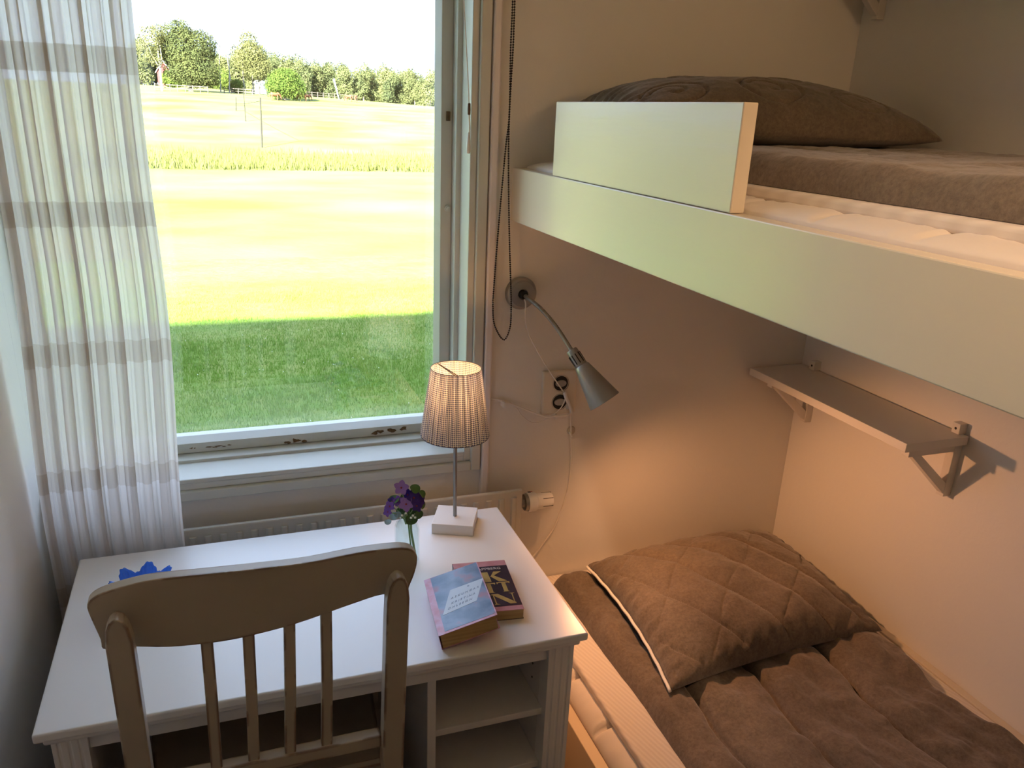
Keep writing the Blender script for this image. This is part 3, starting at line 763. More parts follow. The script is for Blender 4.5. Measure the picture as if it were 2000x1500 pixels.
def mattress(name, label, x0, x1, y0, y1, z0, z1, seam=.165, off=.0, side_in=.04):
    NX, NY = 60, 420; V = []; F = []
    def zt(x, y):
        e = min((x-x0), (x1-x)); t = min(1, e/side_in)
        r = math.sqrt(max(0, 1-(1-t)**2))
        ph = abs((((y-off)/seam) % 1)-.5)*2       # 1 on the seam
        s = 1-.5*max(0, (ph-.86)/.14)**1.3 - .05*ph**6
        s += .10*(1-ph)*.2
        wr = .0022*fnoise(x*9, y*24, 1)+.0012*fnoise(x*30, y*60, 2)
        ey = min(y-y0, y1-y); ty = math.sqrt(max(0, 1-(1-min(1, ey/.03))**2))
        return z0+(z1-z0)*max(.02, r*ty)*s+wr*r*ty
    xs = []
    for i in range(NX+1):
        u = i/NX
        xs.append(x0+(x1-x0)*(u**2.2 if u < .5 else 1-(1-u)**2.2)/(2*.5**2.2) if False else x0+(x1-x0)*(.5-.5*math.cos(PI*u)))
    for j in range(NY+1):
        y = y0+(y1-y0)*j/NY
        for i in range(NX+1): V.append((xs[i], y, zt(xs[i], y)))
    for j in range(NY):
        for i in range(NX):
            a = j*(NX+1)+i; F.append((a, a+1, a+NX+2, a+NX+1))
    n = len(V); B = [(x0, y0), (x1, y0), (x1, y1), (x0, y1)]
    zb = z0-.10
    V += [(a, b, zb) for a, b in B]
    c = [0, NX, (NX+1)*(NY+1)-1, (NX+1)*NY]
    # skirt
    F.append((n, n+1, n+2, n+3))
    edge = [list(range(0, NX+1)), [j*(NX+1)+NX for j in range(NY+1)], [NY*(NX+1)+NX-i for i in range(NX+1)], [(NY-j)*(NX+1) for j in range(NY+1)]]
    for k, e in enumerate(edge): F.append(tuple(e[::-1])+(n+k, n+(k+1) % 4))
    o = raw_obj(name, V, F, M_matt, smooth=True)
    return tag(o, label, 'mattress')
mattress('mattress', 'tufted white mattress in the upper bunk, behind the front board', .984, 1.828, -1.73, .642, 1.503-.0, 1.516, .155, -.308, .05)
mattress('mattress', 'tufted white mattress in the lower bunk beside the desk', .983, 1.806, -1.73, .640, .376, .412, .165, .098, .05)

def topper(label, x0, x1, y0, y1, z0, z1):
    bm = bmesh.new(); box(bm, x0, x1, y0, y1, z0, z1)
    o = bm_obj('mattress_topper', bm, M_topper, bevel=.006, seg=3, smooth='auto'); return tag(o, label, 'mattress topper')
topper('thin striped white topper on the upper bunk mattress', 1.035, 1.826, -1.72, .60, 1.512, 1.530)
topper('thin striped white topper on the lower bunk mattress', 1.020, 1.805, -1.72, .645, .410, .431)

def duvet(name, label, x0, x1, y0, y1, zb, th, seams, edge, roll=0, seed=0, right_wave=0, left_wave=.004, rumple=1.7):
    NX, NY = 150, 260; V = []; F = []
    X0, X1 = x0, x1
    def h(u, v, x, y):
        ex = min(x-X0, X1-x); ey = min(y1-y, y-y0)
        a = math.sqrt(max(0, 1-(1-min(1, max(0, ex)/edge))**2)); b = math.sqrt(max(0, 1-(1-min(1, max(0, ey)/edge))**2))
        t = a*b
        s = 1.0
        for q in seams:
            dd = abs(x-q-.004*fnoise(y*5, q)); s -= .52*math.exp(-(dd/.0060)**2)+.24*math.exp(-(dd/.026)**2)
        wr = .006*fnoise(x*7+seed, y*7, seed, 4)+.0045*fnoise(x*16+y*5, y*9-x*3, seed+4, 3)
        rd = .5*abs(fnoise(x*5+y*3+seed, y*5-x*2, 7.3, 3)); wr += .008*(.3-rd)
        rl_ = roll*math.exp(-((x-X0-.05)/.05)**2)
        sd_ = min([abs(x-q) for q in seams]); pk = math.exp(-(sd_/.035)**2)*.0030*fnoise(x*6, y*30, seed+5, 2)
        wr = wr*rumple+pk*1.5+.0032*rumple*fnoise(x*24-y*10, y*16+x*8, seed+6, 3)
        return t*(th*s+wr*min(1, s)+rl_)
    for j in range(NY+1):
        v = j/NY; y = y0+(y1-y0)*(.5-.5*math.cos(PI*v)) if False else y0+(y1-y0)*v
        # denser near ends
        y = y0+(y1-y0)*v
        if v > .97: y = y0+(y1-y0)*(.97+.03*math.sin((v-.97)/.03*PI/2))
        xl = x0+left_wave*fnoise(y*4, seed+2)*1.5; xr = x1+right_wave*fnoise(y*5, seed+9, 0, 2)
        for i in range(NX+1):
            u = .5-.5*math.cos(PI*i/NX); u = .35*u+.65*i/NX
            x = xl+(xr-xl)*u; xp = x0+(x1-x0)*u
            V.append((x, y, zb+.5*edge*0+h(u, v, xp, y)+.001))
    n1 = len(V)
    V += [(a, b, zb) for a, b, c in V[:n1]]
    for j in range(NY):
        for i in range(NX):
            a = j*(NX+1)+i; q = (a, a+1, a+NX+2, a+NX+1); F.append(q); F.append(tuple(n1+k for k in q[::-1]))
    ring = list(range(0, NX+1))+[j*(NX+1)+NX for j in range(1, NY+1)]+[NY*(NX+1)+NX-i for i in range(1, NX+1)]+[(NY-j)*(NX+1) for j in range(1, NY)]
    for a, b in zip(ring, ring[1:]+ring[:1]): F.append((a, n1+a, n1+b, b))
    o = raw_obj(name, V, F, M_cloth, smooth=True); return tag(o, label, 'duvet')
duvet('duvet', 'flat grey-brown quilted duvet on the lower bunk', 1.098, 1.757, -1.70, .598, .4315, .040, [1.195, 1.362, 1.562], .028, seed=3, right_wave=.022)
duvet('duvet', 'grey-brown duvet with rounded folded edge on the upper bunk', 1.052, 1.822, -1.70, .56, 1.5305, .038, [1.36, 1.60], .030, seed=11, right_wave=0, roll=.003, rumple=.75)

def pillow(label, corners, lift, T, mat_, quilt=True, piping=None, seed=0, bulge=.07, Tb=.5, swirl=False, flat=.42):
    """corners: BL, BR, FR, FL as 3D points of the seam"""
    N_ = 170; BL, BR, FR, FL = [Vector(c) for c in corners]; top = []; bot = []
    for j in range(N_+1):
        t = -1+2*j/N_
        for i in range(N_+1):
            s = -1+2*i/N_
            # edges draw in between the corners
            s2 = s*(1-bulge*(1-t*t)*abs(s)**3); t2 = t*(1-bulge*(1-s*s)*abs(t)**3)
            u, v = (s2+1)/2, (t2+1)/2
            p = FL*(1-u)*(1-v)+FR*u*(1-v)+BR*u*v+BL*(1-u)*v
            e = max(0, 1-s*s)**flat*max(0, 1-t*t)**flat
            q = 0
            if quilt:
                for k in range(-4, 5):
                    for sg in (1, -1):
                        dd = abs((s*1.25+sg*t*(.55 if sg > 0 else 1.0)+.1*fnoise(s, t, sg))-k*(.50 if sg > 0 else .86)-.1)
                        q = max(q, (1 if sg > 0 else .45)*max(math.exp(-(dd/.016)**2), math.exp(-(dd/.085)**2)*.5))
            if swirl:
                for cx_, ct in ((-.1, -.62), (.5, -.62), (-.7, -.62), (.2, .1), (.8, .1), (-.4, .1), (.5, .7), (-.1, .7)):
                    rr = math.hypot((s-cx_)*1.25, t-ct); dd = min(abs(rr-.24), abs(rr-.09-.03*math.atan2(t-ct, s-cx_)))
                    q = max(q, math.exp(-(dd/.012)**2)*.5)
            wr = .009*fnoise(s*1.6+seed, t*1.6, seed, 2)+.0028*fnoise(s*6, t*6, seed+1, 3)
            rim = max(abs(s), abs(t)); pk = math.exp(-((1-rim)/.12)**2)*.004*math.sin(38*(s if abs(t) > abs(s) else t)+3*fnoise(s*3, t*3, seed))
            zt = p.z+lift+e*(T+wr)-q*.0145*min(1, e*2)+pk*min(1, e*3)
            zb = p.z+lift-e*T*Tb
            top.append((p.x, p.y, zt)); bot.append((p.x, p.y, zb))
    V = top+bot; F = []; n = len(top); W_ = N_+1
    for j in range(N_):
        for i in range(N_):
            a = j*W_+i; q_ = (a, a+1, a+W_+1, a+W_); F.append(q_); F.append(tuple(n+k for k in q_[::-1]))
    root = empty('pillow', (sum((c[0] for c in corners))/4, sum((c[1] for c in corners))/4, min(c[2] for c in corners)), label, 'pillow')
    o = raw_obj('cover', V, F, mat_, root, smooth=True)
    m = o.modifiers.new('weld', 'WELD'); m.merge_threshold = .0002
    if piping:
        pts = []
        for j in range(0, N_+1, 3):
            a = V[j*W_]; pts.append(Vector(a)+Vector((-.003, 0, .001*math.sin(j*.3))))
        bm = bmesh.new(); tube(bm, pts, .0038, 8); bm_obj('piping', bm, M_pillowwhite, root, smooth=True)['label'] = 'white piping along the edge'
        pts = [Vector(V[N_*W_+i])+Vector((0, .003, 0)) for i in range(int(N_*.3), N_+1, 3)]
        bm = bmesh.new(); tube(bm, pts, .0028, 8); bm_obj('piping', bm, M_pillowwhite, root, smooth=True)
    return root
pillow('brown quilted pillow with white piping on the lower bunk', [(1.178, .572, .492), (1.792, .625, .472), (1.765, .135, .470), (1.142, .070, .488)], .0, .105, M_cloth, True, True, 5, Tb=.12)
pillow('dark grey-brown puffy pillow on the upper bunk behind guard board', [(1.055, .60, 1.622), (1.806, .615, 1.600), (1.800, .300, 1.590), (1.045, .285, 1.604)], .0, .098, M_cloth, False, False, 9, Tb=.36, swirl=True, bulge=.05)

# ------------------------------------------------------------------ wall shelves
def wall_shelf(z0, label, y_a=.088, y_b=.640, full=True):
    root = empty('wall_shelf', (XR, (y_a+y_b)/2, z0), label, 'shelf', 'white shelves on the right wall')
    x0 = XR-.178
    boxo('shelf_board', (x0, XR-.006, y_a, y_b, z0, z0+.020), M_shelf, root, bevel=.0012)
    for yb_ in (.112, .585):
        bk = bmesh.new(); x = XR
        # upright, arm, diagonal brace of a wooden bracket
        box(bk, XR-.022, XR, yb_-.010, yb_+.010, z0-.130, z0); box(bk, XR-.15, XR-.022, yb_-.010, yb_+.010, z0-.020, z0)
        prism(bk, [(XR-.138, z0-.020), (XR-.112, z0-.020), (XR-.020, z0-.098), (XR-.020, z0-.125)], 'y', yb_-.009, yb_+.009)
        b = bm_obj('bracket', bk, M_shelf, root, bevel=.001)
        bm = bmesh.new(); box(bm, XR-.022, XR, yb_-.010, yb_+.010, z0+.0202, z0+.044); bm_obj('bracket_top', bm, M_shelf, b, bevel=.001)
        bm = bmesh.new(); lathe(bm, [(0, .0006), (.003, .0005), (.003, -.001)], axis_matrix((XR-.022, yb_, z0+.032), (-1, 0, 0)), 12); bm_obj('screw_hole', bm, M_dark, b)
    return root
wall_shelf(.970, 'white shelf on wooden brackets above the lower bunk pillow')
wall_shelf(1.978, 'white shelf high above the upper bunk, only its bracket foot showing', .088, .640)

# ------------------------------------------------------------------ books
def text_mesh(name, s, size, mat_, parent, M, extr=.0002):
    cu = bpy.data.curves.new(name, 'FONT'); cu.body = s; cu.size = size; cu.align_x = 'CENTER'; cu.align_y = 'CENTER'; cu.extrude = extr
    t = bpy.data.objects.new('tmp', cu); COL.objects.link(t); dg = bpy.context.evaluated_depsgraph_get()
    me = bpy.data.meshes.new_from_object(t.evaluated_get(dg)); bpy.data.objects.remove(t)
    me.transform(M); me.materials.append(mat_); o = bpy.data.objects.new(name, me); link(o, parent); return o
def book_blue():
    root = empty('paperback_book', (.69, .13, .73), 'open-worn blue-grey paperback leaning on the black book', 'book', 'paperbacks on the desk')
    # local frame: w 0.112, h 0.178, thick 0.030; left side lies on the desk, right side rests on the other book
    w_, h_, th = .109, .182, .029
    o = Vector((.6315, .026, .7316)); ax = Vector((.105, .002, .0222)).normalized(); ay = Vector((.0185, .182, -.001)).normalized(); az = ax.cross(ay).normalized()   # the old spine is cocked, so the cover is slightly skewed
    M = Matrix(((ax.x, ay.x, az.x, o.x), (ax.y, ay.y, az.y, o.y), (ax.z, ay.z, az.z, o.z), (0, 0, 0, 1)))
    mc = bpy.data.materials.new('cover_blue'); mc.use_nodes = True; N = mc.node_tree.nodes; Lk = mc.node_tree.links; p = N['Principled BSDF']; p.inputs['Roughness'].default_value = .28
    tc = N.new('ShaderNodeTexCoord'); n = N.new('ShaderNodeTexNoise'); n.inputs['Scale'].default_value = 26; n.inputs['Detail'].default_value = 6
    Lk.new(tc.outputs['Object'], n.inputs['Vector'])
    cr = N.new('ShaderNodeValToRGB'); cr.color_ramp.elements[0].position = .38; cr.color_ramp.elements[0].color = (.11, .19, .32, 1)
    cr.color_ramp.elements[1].position = .72; cr.color_ramp.elements[1].color = (.46, .22, .28, 1)
    e = cr.color_ramp.elements.new(.55); e.color = (.20, .29, .46, 1)
    Lk.new(n.outputs['Fac'], cr.inputs[0]); Lk.new(cr.outputs[0], p.inputs['Base Color'])
    pink = mat('worn_pink', (.62, .25, .32), .4, col2=(.72, .45, .62), vscale=60)
    paper = mat('page_edges', (.52, .36, .17), .8, bump=.5, bscale=8, bdist=.0006, stretch=(1, 1, 90), col2=(.38, .25, .10), vscale=3)
    bm = bmesh.new()
    # page block: wedge-shaped, thicker at the spine side as in a worn book
    box(bm, .002, w_-.003, .0015, h_-.0015, .0006, th-.0008, M); bm_obj('pages', bm, paper, root)
    bm = bmesh.new(); box(bm, 0, w_, 0, h_, 0, .0006, M); bm_obj('back_cover', bm, pink, root)
    bm = bmesh.new(); box(bm, -.0008, .0, 0, h_, 0, th+.0006, M); bm_obj('spine', bm, pink, root)
    bm = bmesh.new(); box(bm, 0, w_, 0, h_, th-.0002, th+.0006, M); c = bm_obj('front_cover', bm, pink, root)
    bm = bmesh.new(); box(bm, .012, w_-.002, .006, h_-.001, th+.0004, th+.0009, M); bm_obj('cover_picture', bm, mc, root)
    lab = mat('label_white', (.66, .74, .84), .5)
    z = th+.0009
    bm = bmesh.new(); q = [(.016, .052), (.083, .060), (.109, .121), (.042, .120)]
    vs0 = [bm.verts.new(M @ Vector((a, b, z-.0001))) for a, b in q]; vs1 = [bm.verts.new(M @ Vector((a, b, z+.0003))) for a, b in q]
    bm.faces.new(vs0); bm.faces.new(vs1)
    for i in range(4): bm.faces.new((vs0[i], vs0[(i+1) % 4], vs1[(i+1) % 4], vs1[i]))
    bm_obj('title_label', bm, lab, root)
    ink = mat('label_ink', (.34, .42, .55), .6)
    sh = Matrix(((1, .42, 0, 0), (.10, 1, 0, 0), (0, 0, 1, 0), (0, 0, 0, 1)))
    for s, cx_, cy_ in (('A S K U N G A R', .0675, .096), ('K R I S T I N A', .061, .0805), ('O H L S S O N', .052, .0675)):
        text_mesh('cover_text', s, .0078, ink, root, M @ Matrix.Translation((cx_, cy_, z+.0005)) @ sh)
    bm = bmesh.new(); lathe(bm, [(0, .0003), (.0022, .0003), (.0022, 0)], M @ Matrix.Translation((.077, .113, z+.0003)), 12); bm_obj('label_eyelet', bm, ink, root)
book_blue()
def book_black():
    root = empty('paperback_book', (.79, .16, .73), 'black paperback with large gold letters lying on the desk corner', 'book', 'paperbacks on the desk')
    w_, h_, th = .108, .176, .021
    fr = Vector((.802, .076, .7302)); ang = math.radians(7.0); ay = Vector((math.sin(ang), math.cos(ang), 0)); ax = Vector((math.cos(ang), -math.sin(ang), 0))
    o = fr-ax*w_
    M = Matrix(((ax.x, ay.x, 0, o.x), (ax.y, ay.y, 0, o.y), (0, 0, 1, o.z), (0, 0, 0, 1)))
    black = mat('cover_black', (.018, .010, .022), .35, col2=(.045, .02, .05), vscale=30)
    pink = mat('cover_pink', (.55, .20, .22), .4, col2=(.66, .33, .38), vscale=40)
    paper = mat('page_edges_tan', (.55, .40, .20), .8, bump=.5, bscale=8, bdist=.0006, stretch=(1, 1, 90), col2=(.42, .28, .13), vscale=3)
    gold = mat('gold_ink', (.62, .42, .12), .4, col2=(.45, .28, .08), vscale=50)
    bm = bmesh.new(); box(bm, .001, w_-.001, .001, h_-.001, .0005, th-.0008, M); bm_obj('pages', bm, paper, root)
    bm = bmesh.new(); box(bm, 0, w_, 0, h_, -.0, .0006, M); bm_obj('back_cover', bm, black, root)
    bm = bmesh.new(); box(bm, -.0007, 0, 0, h_, 0, th, M); bm_obj('spine', bm, black, root)
    bm = bmesh.new(); box(bm, 0, w_, 0, h_, th-.001, th, M); bm_obj('front_cover', bm, pink, root)
    bm = bmesh.new(); box(bm, 0.001, w_-.0005, .014, h_-.020, th-.0005, th+.0004, M); bm_obj('cover_field', bm, black, root)
    # big serif letters: K / T T / N down the right half
    def glyph(polys, name='cover_letter'):
        bm = bmesh.new(); z = th+.0004
        for q in polys:
            a = [bm.verts.new(M @ Vector((x, y, z))) for x, y in q]; b = [bm.verts.new(M @ Vector((x, y, z+.0003))) for x, y in q]
            bm.faces.new(a); bm.faces.new(b)
            for i in range(len(q)): bm.faces.new((a[i], a[(i+1) % len(q)], b[(i+1) % len(q)], b[i]))
        bm_obj(name, bm, gold, root)
    def place(polys, x0, y0, sx, sy): return [[(x0+a*sx, y0+b*sy) for a, b in q] for q in polys]
    K = [[(.0, 1), (.30, 1), (.34, .0), (.06, 0)], [(.56, 1), (.90, 1), (.86, .94), (.42, .52), (.36, .50)], [(.36, .56), (.52, .62), (1.02, .0), (.66, .0)]]
    T = [[(.0, 1), (1, 1), (1, .86), (.94, .80), (.9, .90), (.1, .90), (.06, .80), (0, .86)], [(.36, .92), (.66, .92), (.68, .05), (.78, 0), (.26, 0), (.36, .05)]]
    Nn = [[(.0, .94), (.06, 1), (.34, 1), (1.0, .10), (1.0, 0), (.74, 0), (.12, .88)], [(.10, .9), (.15, .86), (.17, .08), (.30, 0), (.04, 0), (.11, .08)], [(.82, 1), (1.08, 1), (.98, .92), (.97, .14), (.93, .18), (.93, .92)]]
    glyph(place(K, .050, .098, .046, .036)); glyph(place(T, .044, .060, .027, .034)); glyph(place(T, .074, .061, .026, .034)); glyph(place(Nn, .054, .020, .044, .035))
    text_mesh('author_text', 'APPBERG', .0115, mat('author_ink', (.7, .62, .58), .5), root, M @ Matrix.Translation((.070, .1455, th+.0007)))
book_black()

# ------------------------------------------------------------------ flowers in a small glass bottle
jar = empty('glass_bottle', (.641, .345, .73), 'small square clear glass bottle holding violets on the desk', 'bottle')
def rsq(r, n=24, p=4):
    out = []
    for k in range(n):
        a = 2*PI*k/n; c, s = math.cos(a), math.sin(a); q = (abs(c)**p+abs(s)**p)**(-1/p); out.append((r*q*c, r*q*s))
    return out
def bottle():
    bm = bmesh.new(); rings = []
    prof = [(.0225, 0, 4), (.0245, .003, 5), (.0245, .074, 5), (.022, .083, 4), (.016, .089, 2.4), (.0150, .094, 2), (.0165, .098, 2), (.0145, .0985, 2), (.0135, .092, 2.2), (.0195, .082, 4), (.0220, .073, 5), (.0220, .008, 5)]
    R_ = Matrix.Rotation(.15, 3, 'Z')
    for r, h, p in prof:
        rings.append([bm.verts.new(R_ @ Vector((x*.9, y*.9, h))+Vector((.641, .345, .7302))) for x, y in rsq(r, 32, p)])
    for a, b in zip(rings[:-1], rings[1:]):
        for k in range(32): bm.faces.new((a[k], a[(k+1) % 32], b[(k+1) % 32], b[k]))
    bm.faces.new(rings[0]); bm.faces.new(rings[-1])
    bm_obj('glass', bm, M_jar, jar, smooth='auto')
    # embossed mark on the front
    bm = bmesh.new()
    for q in ([(.632, .7700), (.652, .7715)], [(.636, .7650), (.650, .7665)], [(.641, .7620), (.642, .7560)]):
        tube(bm, [(q[0][0], .3205, q[0][1]), (q[1][0], .3215, q[1][1])], .0006, 5)
    bm_obj('embossed_mark', bm, M_jar, jar)
bottle()
fl = empty('flower_bunch', (.641, .345, .80), 'bunch of purple violets with dark green leaves in glass bottle', 'flowers')
def flowers():
    stemm = mat('stem_green', (.22, .36, .12), .5); leafm = mat('leaf_green', (.03, .085, .02), .4, col2=(.06, .15, .03), vscale=40)
    greym = mat('grey_leaf', (.30, .42, .42), .7)
    violet = [mat('petal_dark', (.045, .015, .22), .6), mat('petal_mid', (.17, .07, .40), .6), mat('petal_pale', (.36, .20, .58), .6)]
    eye = mat('flower_eye', (.35, .05, .05), .6); yel = mat('bud_cream', (.8, .85, .65), .6)
    base = Vector((.641, .345, .822))
    def P(dx, dy, dz): return base+Vector((dx, dy, dz))
    r = random.Random(4)
    heads = [((-.012, .004, .083), 2, .020), ((-.004, -.010, .046), 2, .021), ((.016, -.002, .056), 0, .021), ((.030, .004, .048), 0, .019), ((.020, -.014, .040), 0, .017),
             ((-.020, -.002, .052), 1, .015), ((-.040, .0, .040), 1, .015), ((-.046, -.004, .028), 1, .013), ((.004, .010, .060), 0, .017), ((-.034, .004, .050), 0, .013)]
    for (d, ci, s) in heads:
        d = (d[0]*.88, d[1]*.88, d[2]*.86); s *= .80
        c = P(*d); dirv = (Vector((d[0], -.045, .03))).normalized()
        M = axis_matrix(c, dirv) @ Matrix.Rotation(r.random()*6, 4, 'Z')
        root = bpy.data.objects.new('flower', None); link(root, fl)
        bm = bmesh.new()
        for k in range(5):
            a = 2*PI*k/5; Mk = M @ Matrix.Rotation(a, 4, 'Z')
            nn = 7; L = []; 
            for i in range(nn):
                t = i/(nn-1); wd = s*.42*math.sin(PI*min(1, .12+t*.86))**.7; zz = .25*s*math.sin(t*2.2)-.1*s*t
                L.append((Mk @ Vector((s*t, -wd, zz)), Mk @ Vector((s*t, 0, zz-.06*s)), Mk @ Vector((s*t, wd, zz))))
            vs = [[bm.verts.new(q) for q in row] for row in L]
            for u, v in zip(vs[:-1], vs[1:]):
                bm.faces.new((u[0], u[1], v[1], v[0])); bm.faces.new((u[1], u[2], v[2], v[1]))
        bm_obj('petals', bm, violet[ci], root, smooth=True)
        bm = bmesh.new(); bmesh.ops.create_icosphere(bm, subdivisions=1, radius=s*.14, matrix=M)
        bm_obj('eye', bm, eye, root, smooth=True)
        bm = bmesh.new(); tube(bm, spline([P(r.uniform(-.004, .004), r.uniform(-.004, .004), -.01), P(d[0]*.4, d[1]*.4, d[2]*.5), c-dirv*.003], 5), .0011, 6); bm_obj('stem', bm, stemm, fl, smooth=True)
    def leaf(d, dirv, s, m_, name='leaf'):
        d = (d[0]*.9, d[1]*.9, d[2]*.86); s *= .92
        c = P(*d); M = axis_matrix(c, dirv); bm = bmesh.new(); ctr = bm.verts.new(M @ Vector((0, 0, -.1*s))); ring = []
        n = 18
        for i in range(n):
            a = 2*PI*i/n; q = s*(.8+.2*math.cos(a))*(1+.04*math.sin(9*a)); ring.append(bm.verts.new(M @ Vector((q*math.cos(a), q*.85*math.sin(a), .12*s*math.cos(2*a)))))
        for i in range(n): bm.faces.new((ctr, ring[i], ring[(i+1) % n]))
        bm_obj(name, bm, m_, fl, smooth=True)
    leaf((.004, -.014, .006), (.1, -1, .35), .018, leafm); leaf((.024, -.004, .010), (.5, -1, .3), .015, leafm); leaf((.018, .006, .075), (.3, -.6, .7), .016, leafm)
    leaf((.036, .004, .060), (.6, -.5, .6), .013, leafm); leaf((.034, -.002, .034), (.7, -.6, .4), .014, leafm); leaf((-.030, .006, .056), (-.4, -.5, .8), .015, leafm)
    leaf((-.016, .004, .022), (-.6, -.6, .5), .014, leafm); leaf((0, .01, .05), (0, -.7, .8), .022, leafm); leaf((.005, .0, .025), (-.1, -1, .3), .018, leafm); leaf((-.008, -.002, .030), (-.3, -1, .3), .014, leafm)
    leaf((-.032, .0, .014), (-.5, -.6, .6), .013, greym); leaf((-.046, .0, .000), (-.2, -.5, .8), .010, greym); leaf((-.024, -.004, .018), (-.2, -1, .4), .010, greym)
    for d in ((.006, -.028, .022), (.010, -.030, .018), (.002, -.029, .018), (-.006, -.018, .024), (-.014, -.018, .020)):
        bm = bmesh.new(); bmesh.ops.create_icosphere(bm, subdivisions=1, radius=.0028, matrix=Matrix.Translation(P(*d))); bm_obj('bud', bm, yel, fl, smooth=True)
    bm = bmesh.new(); tube(bm, spline([P(.006, -.006, .0), P(.008, -.004, -.03), P(.013, -.002, -.06), (.657, .342, .740)], 6), .0026, 8); bm_obj('stem', bm, stemm, fl, smooth=True)
    bm = bmesh.new(); tube(bm, spline([P(.002, .0, .0), P(.006, .004, -.04), (.652, .350, .738)], 6), .0016, 8); bm_obj('stem', bm, stemm, fl, smooth=True)
flowers()

# ------------------------------------------------------------------ blue glass bowl
def bowl():
    n, NR = 200, 14; V = []; F = []
    cx, cy_, z0 = .135, .326, .7303
    def rim(a):
        k = (a/(2*PI)*7-.064) % 1; t = 1-abs(k-.5)*2    # 7 points
        return (.5-.5*math.cos(PI*t))+.04*math.sin(a*35)
    for side in (0, 1):
        for j in range(NR+1):
            t = j/NR
            for i in range(n):
                a = 2*PI*i/n; s = rim(a)
                r = .020+.026*t**.8+.010*s*t**2; z = .004+.034*t**1.3+.014*s*t**2
                fl_ = .0009*math.sin(a*35)*t
                if side: r -= .0028; z += .0022 if j == 0 else 0
                V.append((cx+(r+fl_)*math.cos(a), cy_+(r+fl_)*math.sin(a), z0+z))
    S_ = (NR+1)*n
    for side in (0, 1):
        for j in range(NR):
            for i in range(n):
                q = [side*S_+j*n+i, side*S_+j*n+(i+1) % n, side*S_+(j+1)*n+(i+1) % n, side*S_+(j+1)*n+i]; F.append(q if not side else q[::-1])
    for i in range(n): F.append([NR*n+i, NR*n+(i+1) % n, S_+NR*n+(i+1) % n, S_+NR*n+i])
    F.append(list(range(n))[::-1]); F.append(list(range(S_, S_+n)))
    V2 = len(V)
    o = raw_obj('glass_bowl', V, F, M_blue, smooth=True)
    tag(o, 'small cobalt blue fluted glass bowl with pointed rim on the desk', 'bowl')
    # foot so it stands on the desk
    bm = bmesh.new(); lathe(bm, [(0, 0), (.020, 0), (.022, .0045), (0, .0045)], Matrix.Translation((cx, cy_, z0-.0001)), 40)
    f_ = bm_obj('foot', bm, M_blue, None, smooth='auto'); f_.parent = o
bowl()

# ------------------------------------------------------------------ ceiling spotlight added out of view to warm the upper bunk
ul = empty('added_ceiling_spotlight', (.60, -1.35, ZC), 'added ceiling spotlight, out of view, warming the upper bunk', 'added lamp')
SPd = (Vector((1.22, -.50, 1.50))-Vector((.60, -1.35, ZC-.10))).normalized(); SPm = axis_matrix((.60, -1.35, ZC-.10), SPd)
bm = bmesh.new(); lathe(bm, [(0, 0), (.05, 0), (.05, -.02), (0, -.022)], Matrix.Translation((.60, -1.35, ZC)), 32); bm_obj('ceiling_plate', bm, M_white, ul, smooth='auto')
bm = bmesh.new(); tube(bm, [(.60, -1.35, ZC-.02), (.60, -1.35, ZC-.09)], .007, 10); bm_obj('stem', bm, M_white, ul, smooth='auto')
bm = bmesh.new(); lathe(bm, [(0, -.03), (.028, -.03), (.040, .045), (.038, .045), (.026, -.025), (0, -.025)], SPm, 32); bm_obj('lamp_shade', bm, M_white, ul, smooth='auto')
bm = bmesh.new(); bmesh.ops.create_uvsphere(bm, u_segments=16, v_segments=12, radius=.018, matrix=SPm); bm_obj('bulb', bm, emis('added_spot_bulb', (1.0, .62, .34), 30.0), ul, smooth=True)
l = bpy.data.lights.new('added_spot_light', 'SPOT'); l.energy = 25; l.color = (1.0, .62, .36); l.shadow_soft_size = .03; l.spot_size = math.radians(42); l.spot_blend = .9
lo = bpy.data.objects.new('added_spot_light', l); COL.objects.link(lo); lo.location = SPm @ Vector((0, 0, .022)); lo.rotation_euler = SPd.to_track_quat('-Z', 'Y').to_euler()

# globe lamp added out of view for warm ambient light on the upper walls
gl = empty('added_globe_lamp', (XR, -1.05, 1.95), 'added warm globe lamp, out of view, above the foot of upper bunk', 'wall lamp')
bm = bmesh.new(); lathe(bm, [(0, 0), (.045, 0), (.045, .012), (.03, .02), (0, .02)], axis_matrix((XR, -1.05, 1.95), (-1, 0, 0)), 32); bm_obj('wall_plate', bm, M_white, gl, smooth='auto')
bm = bmesh.new(); tube(bm, [(XR-.015, -1.05, 1.95), (XR-.10, -1.05, 1.95)], .008, 12); bm_obj('arm', bm, M_white, gl, smooth='auto')
bm = bmesh.new(); bmesh.ops.create_uvsphere(bm, u_segments=32, v_segments=20, radius=.06, matrix=Matrix.Translation((XR-.155, -1.05, 1.95))); bm_obj('globe', bm, emis('added_globe_glow', (1.0, .58, .28), 24.0), gl, smooth=True)

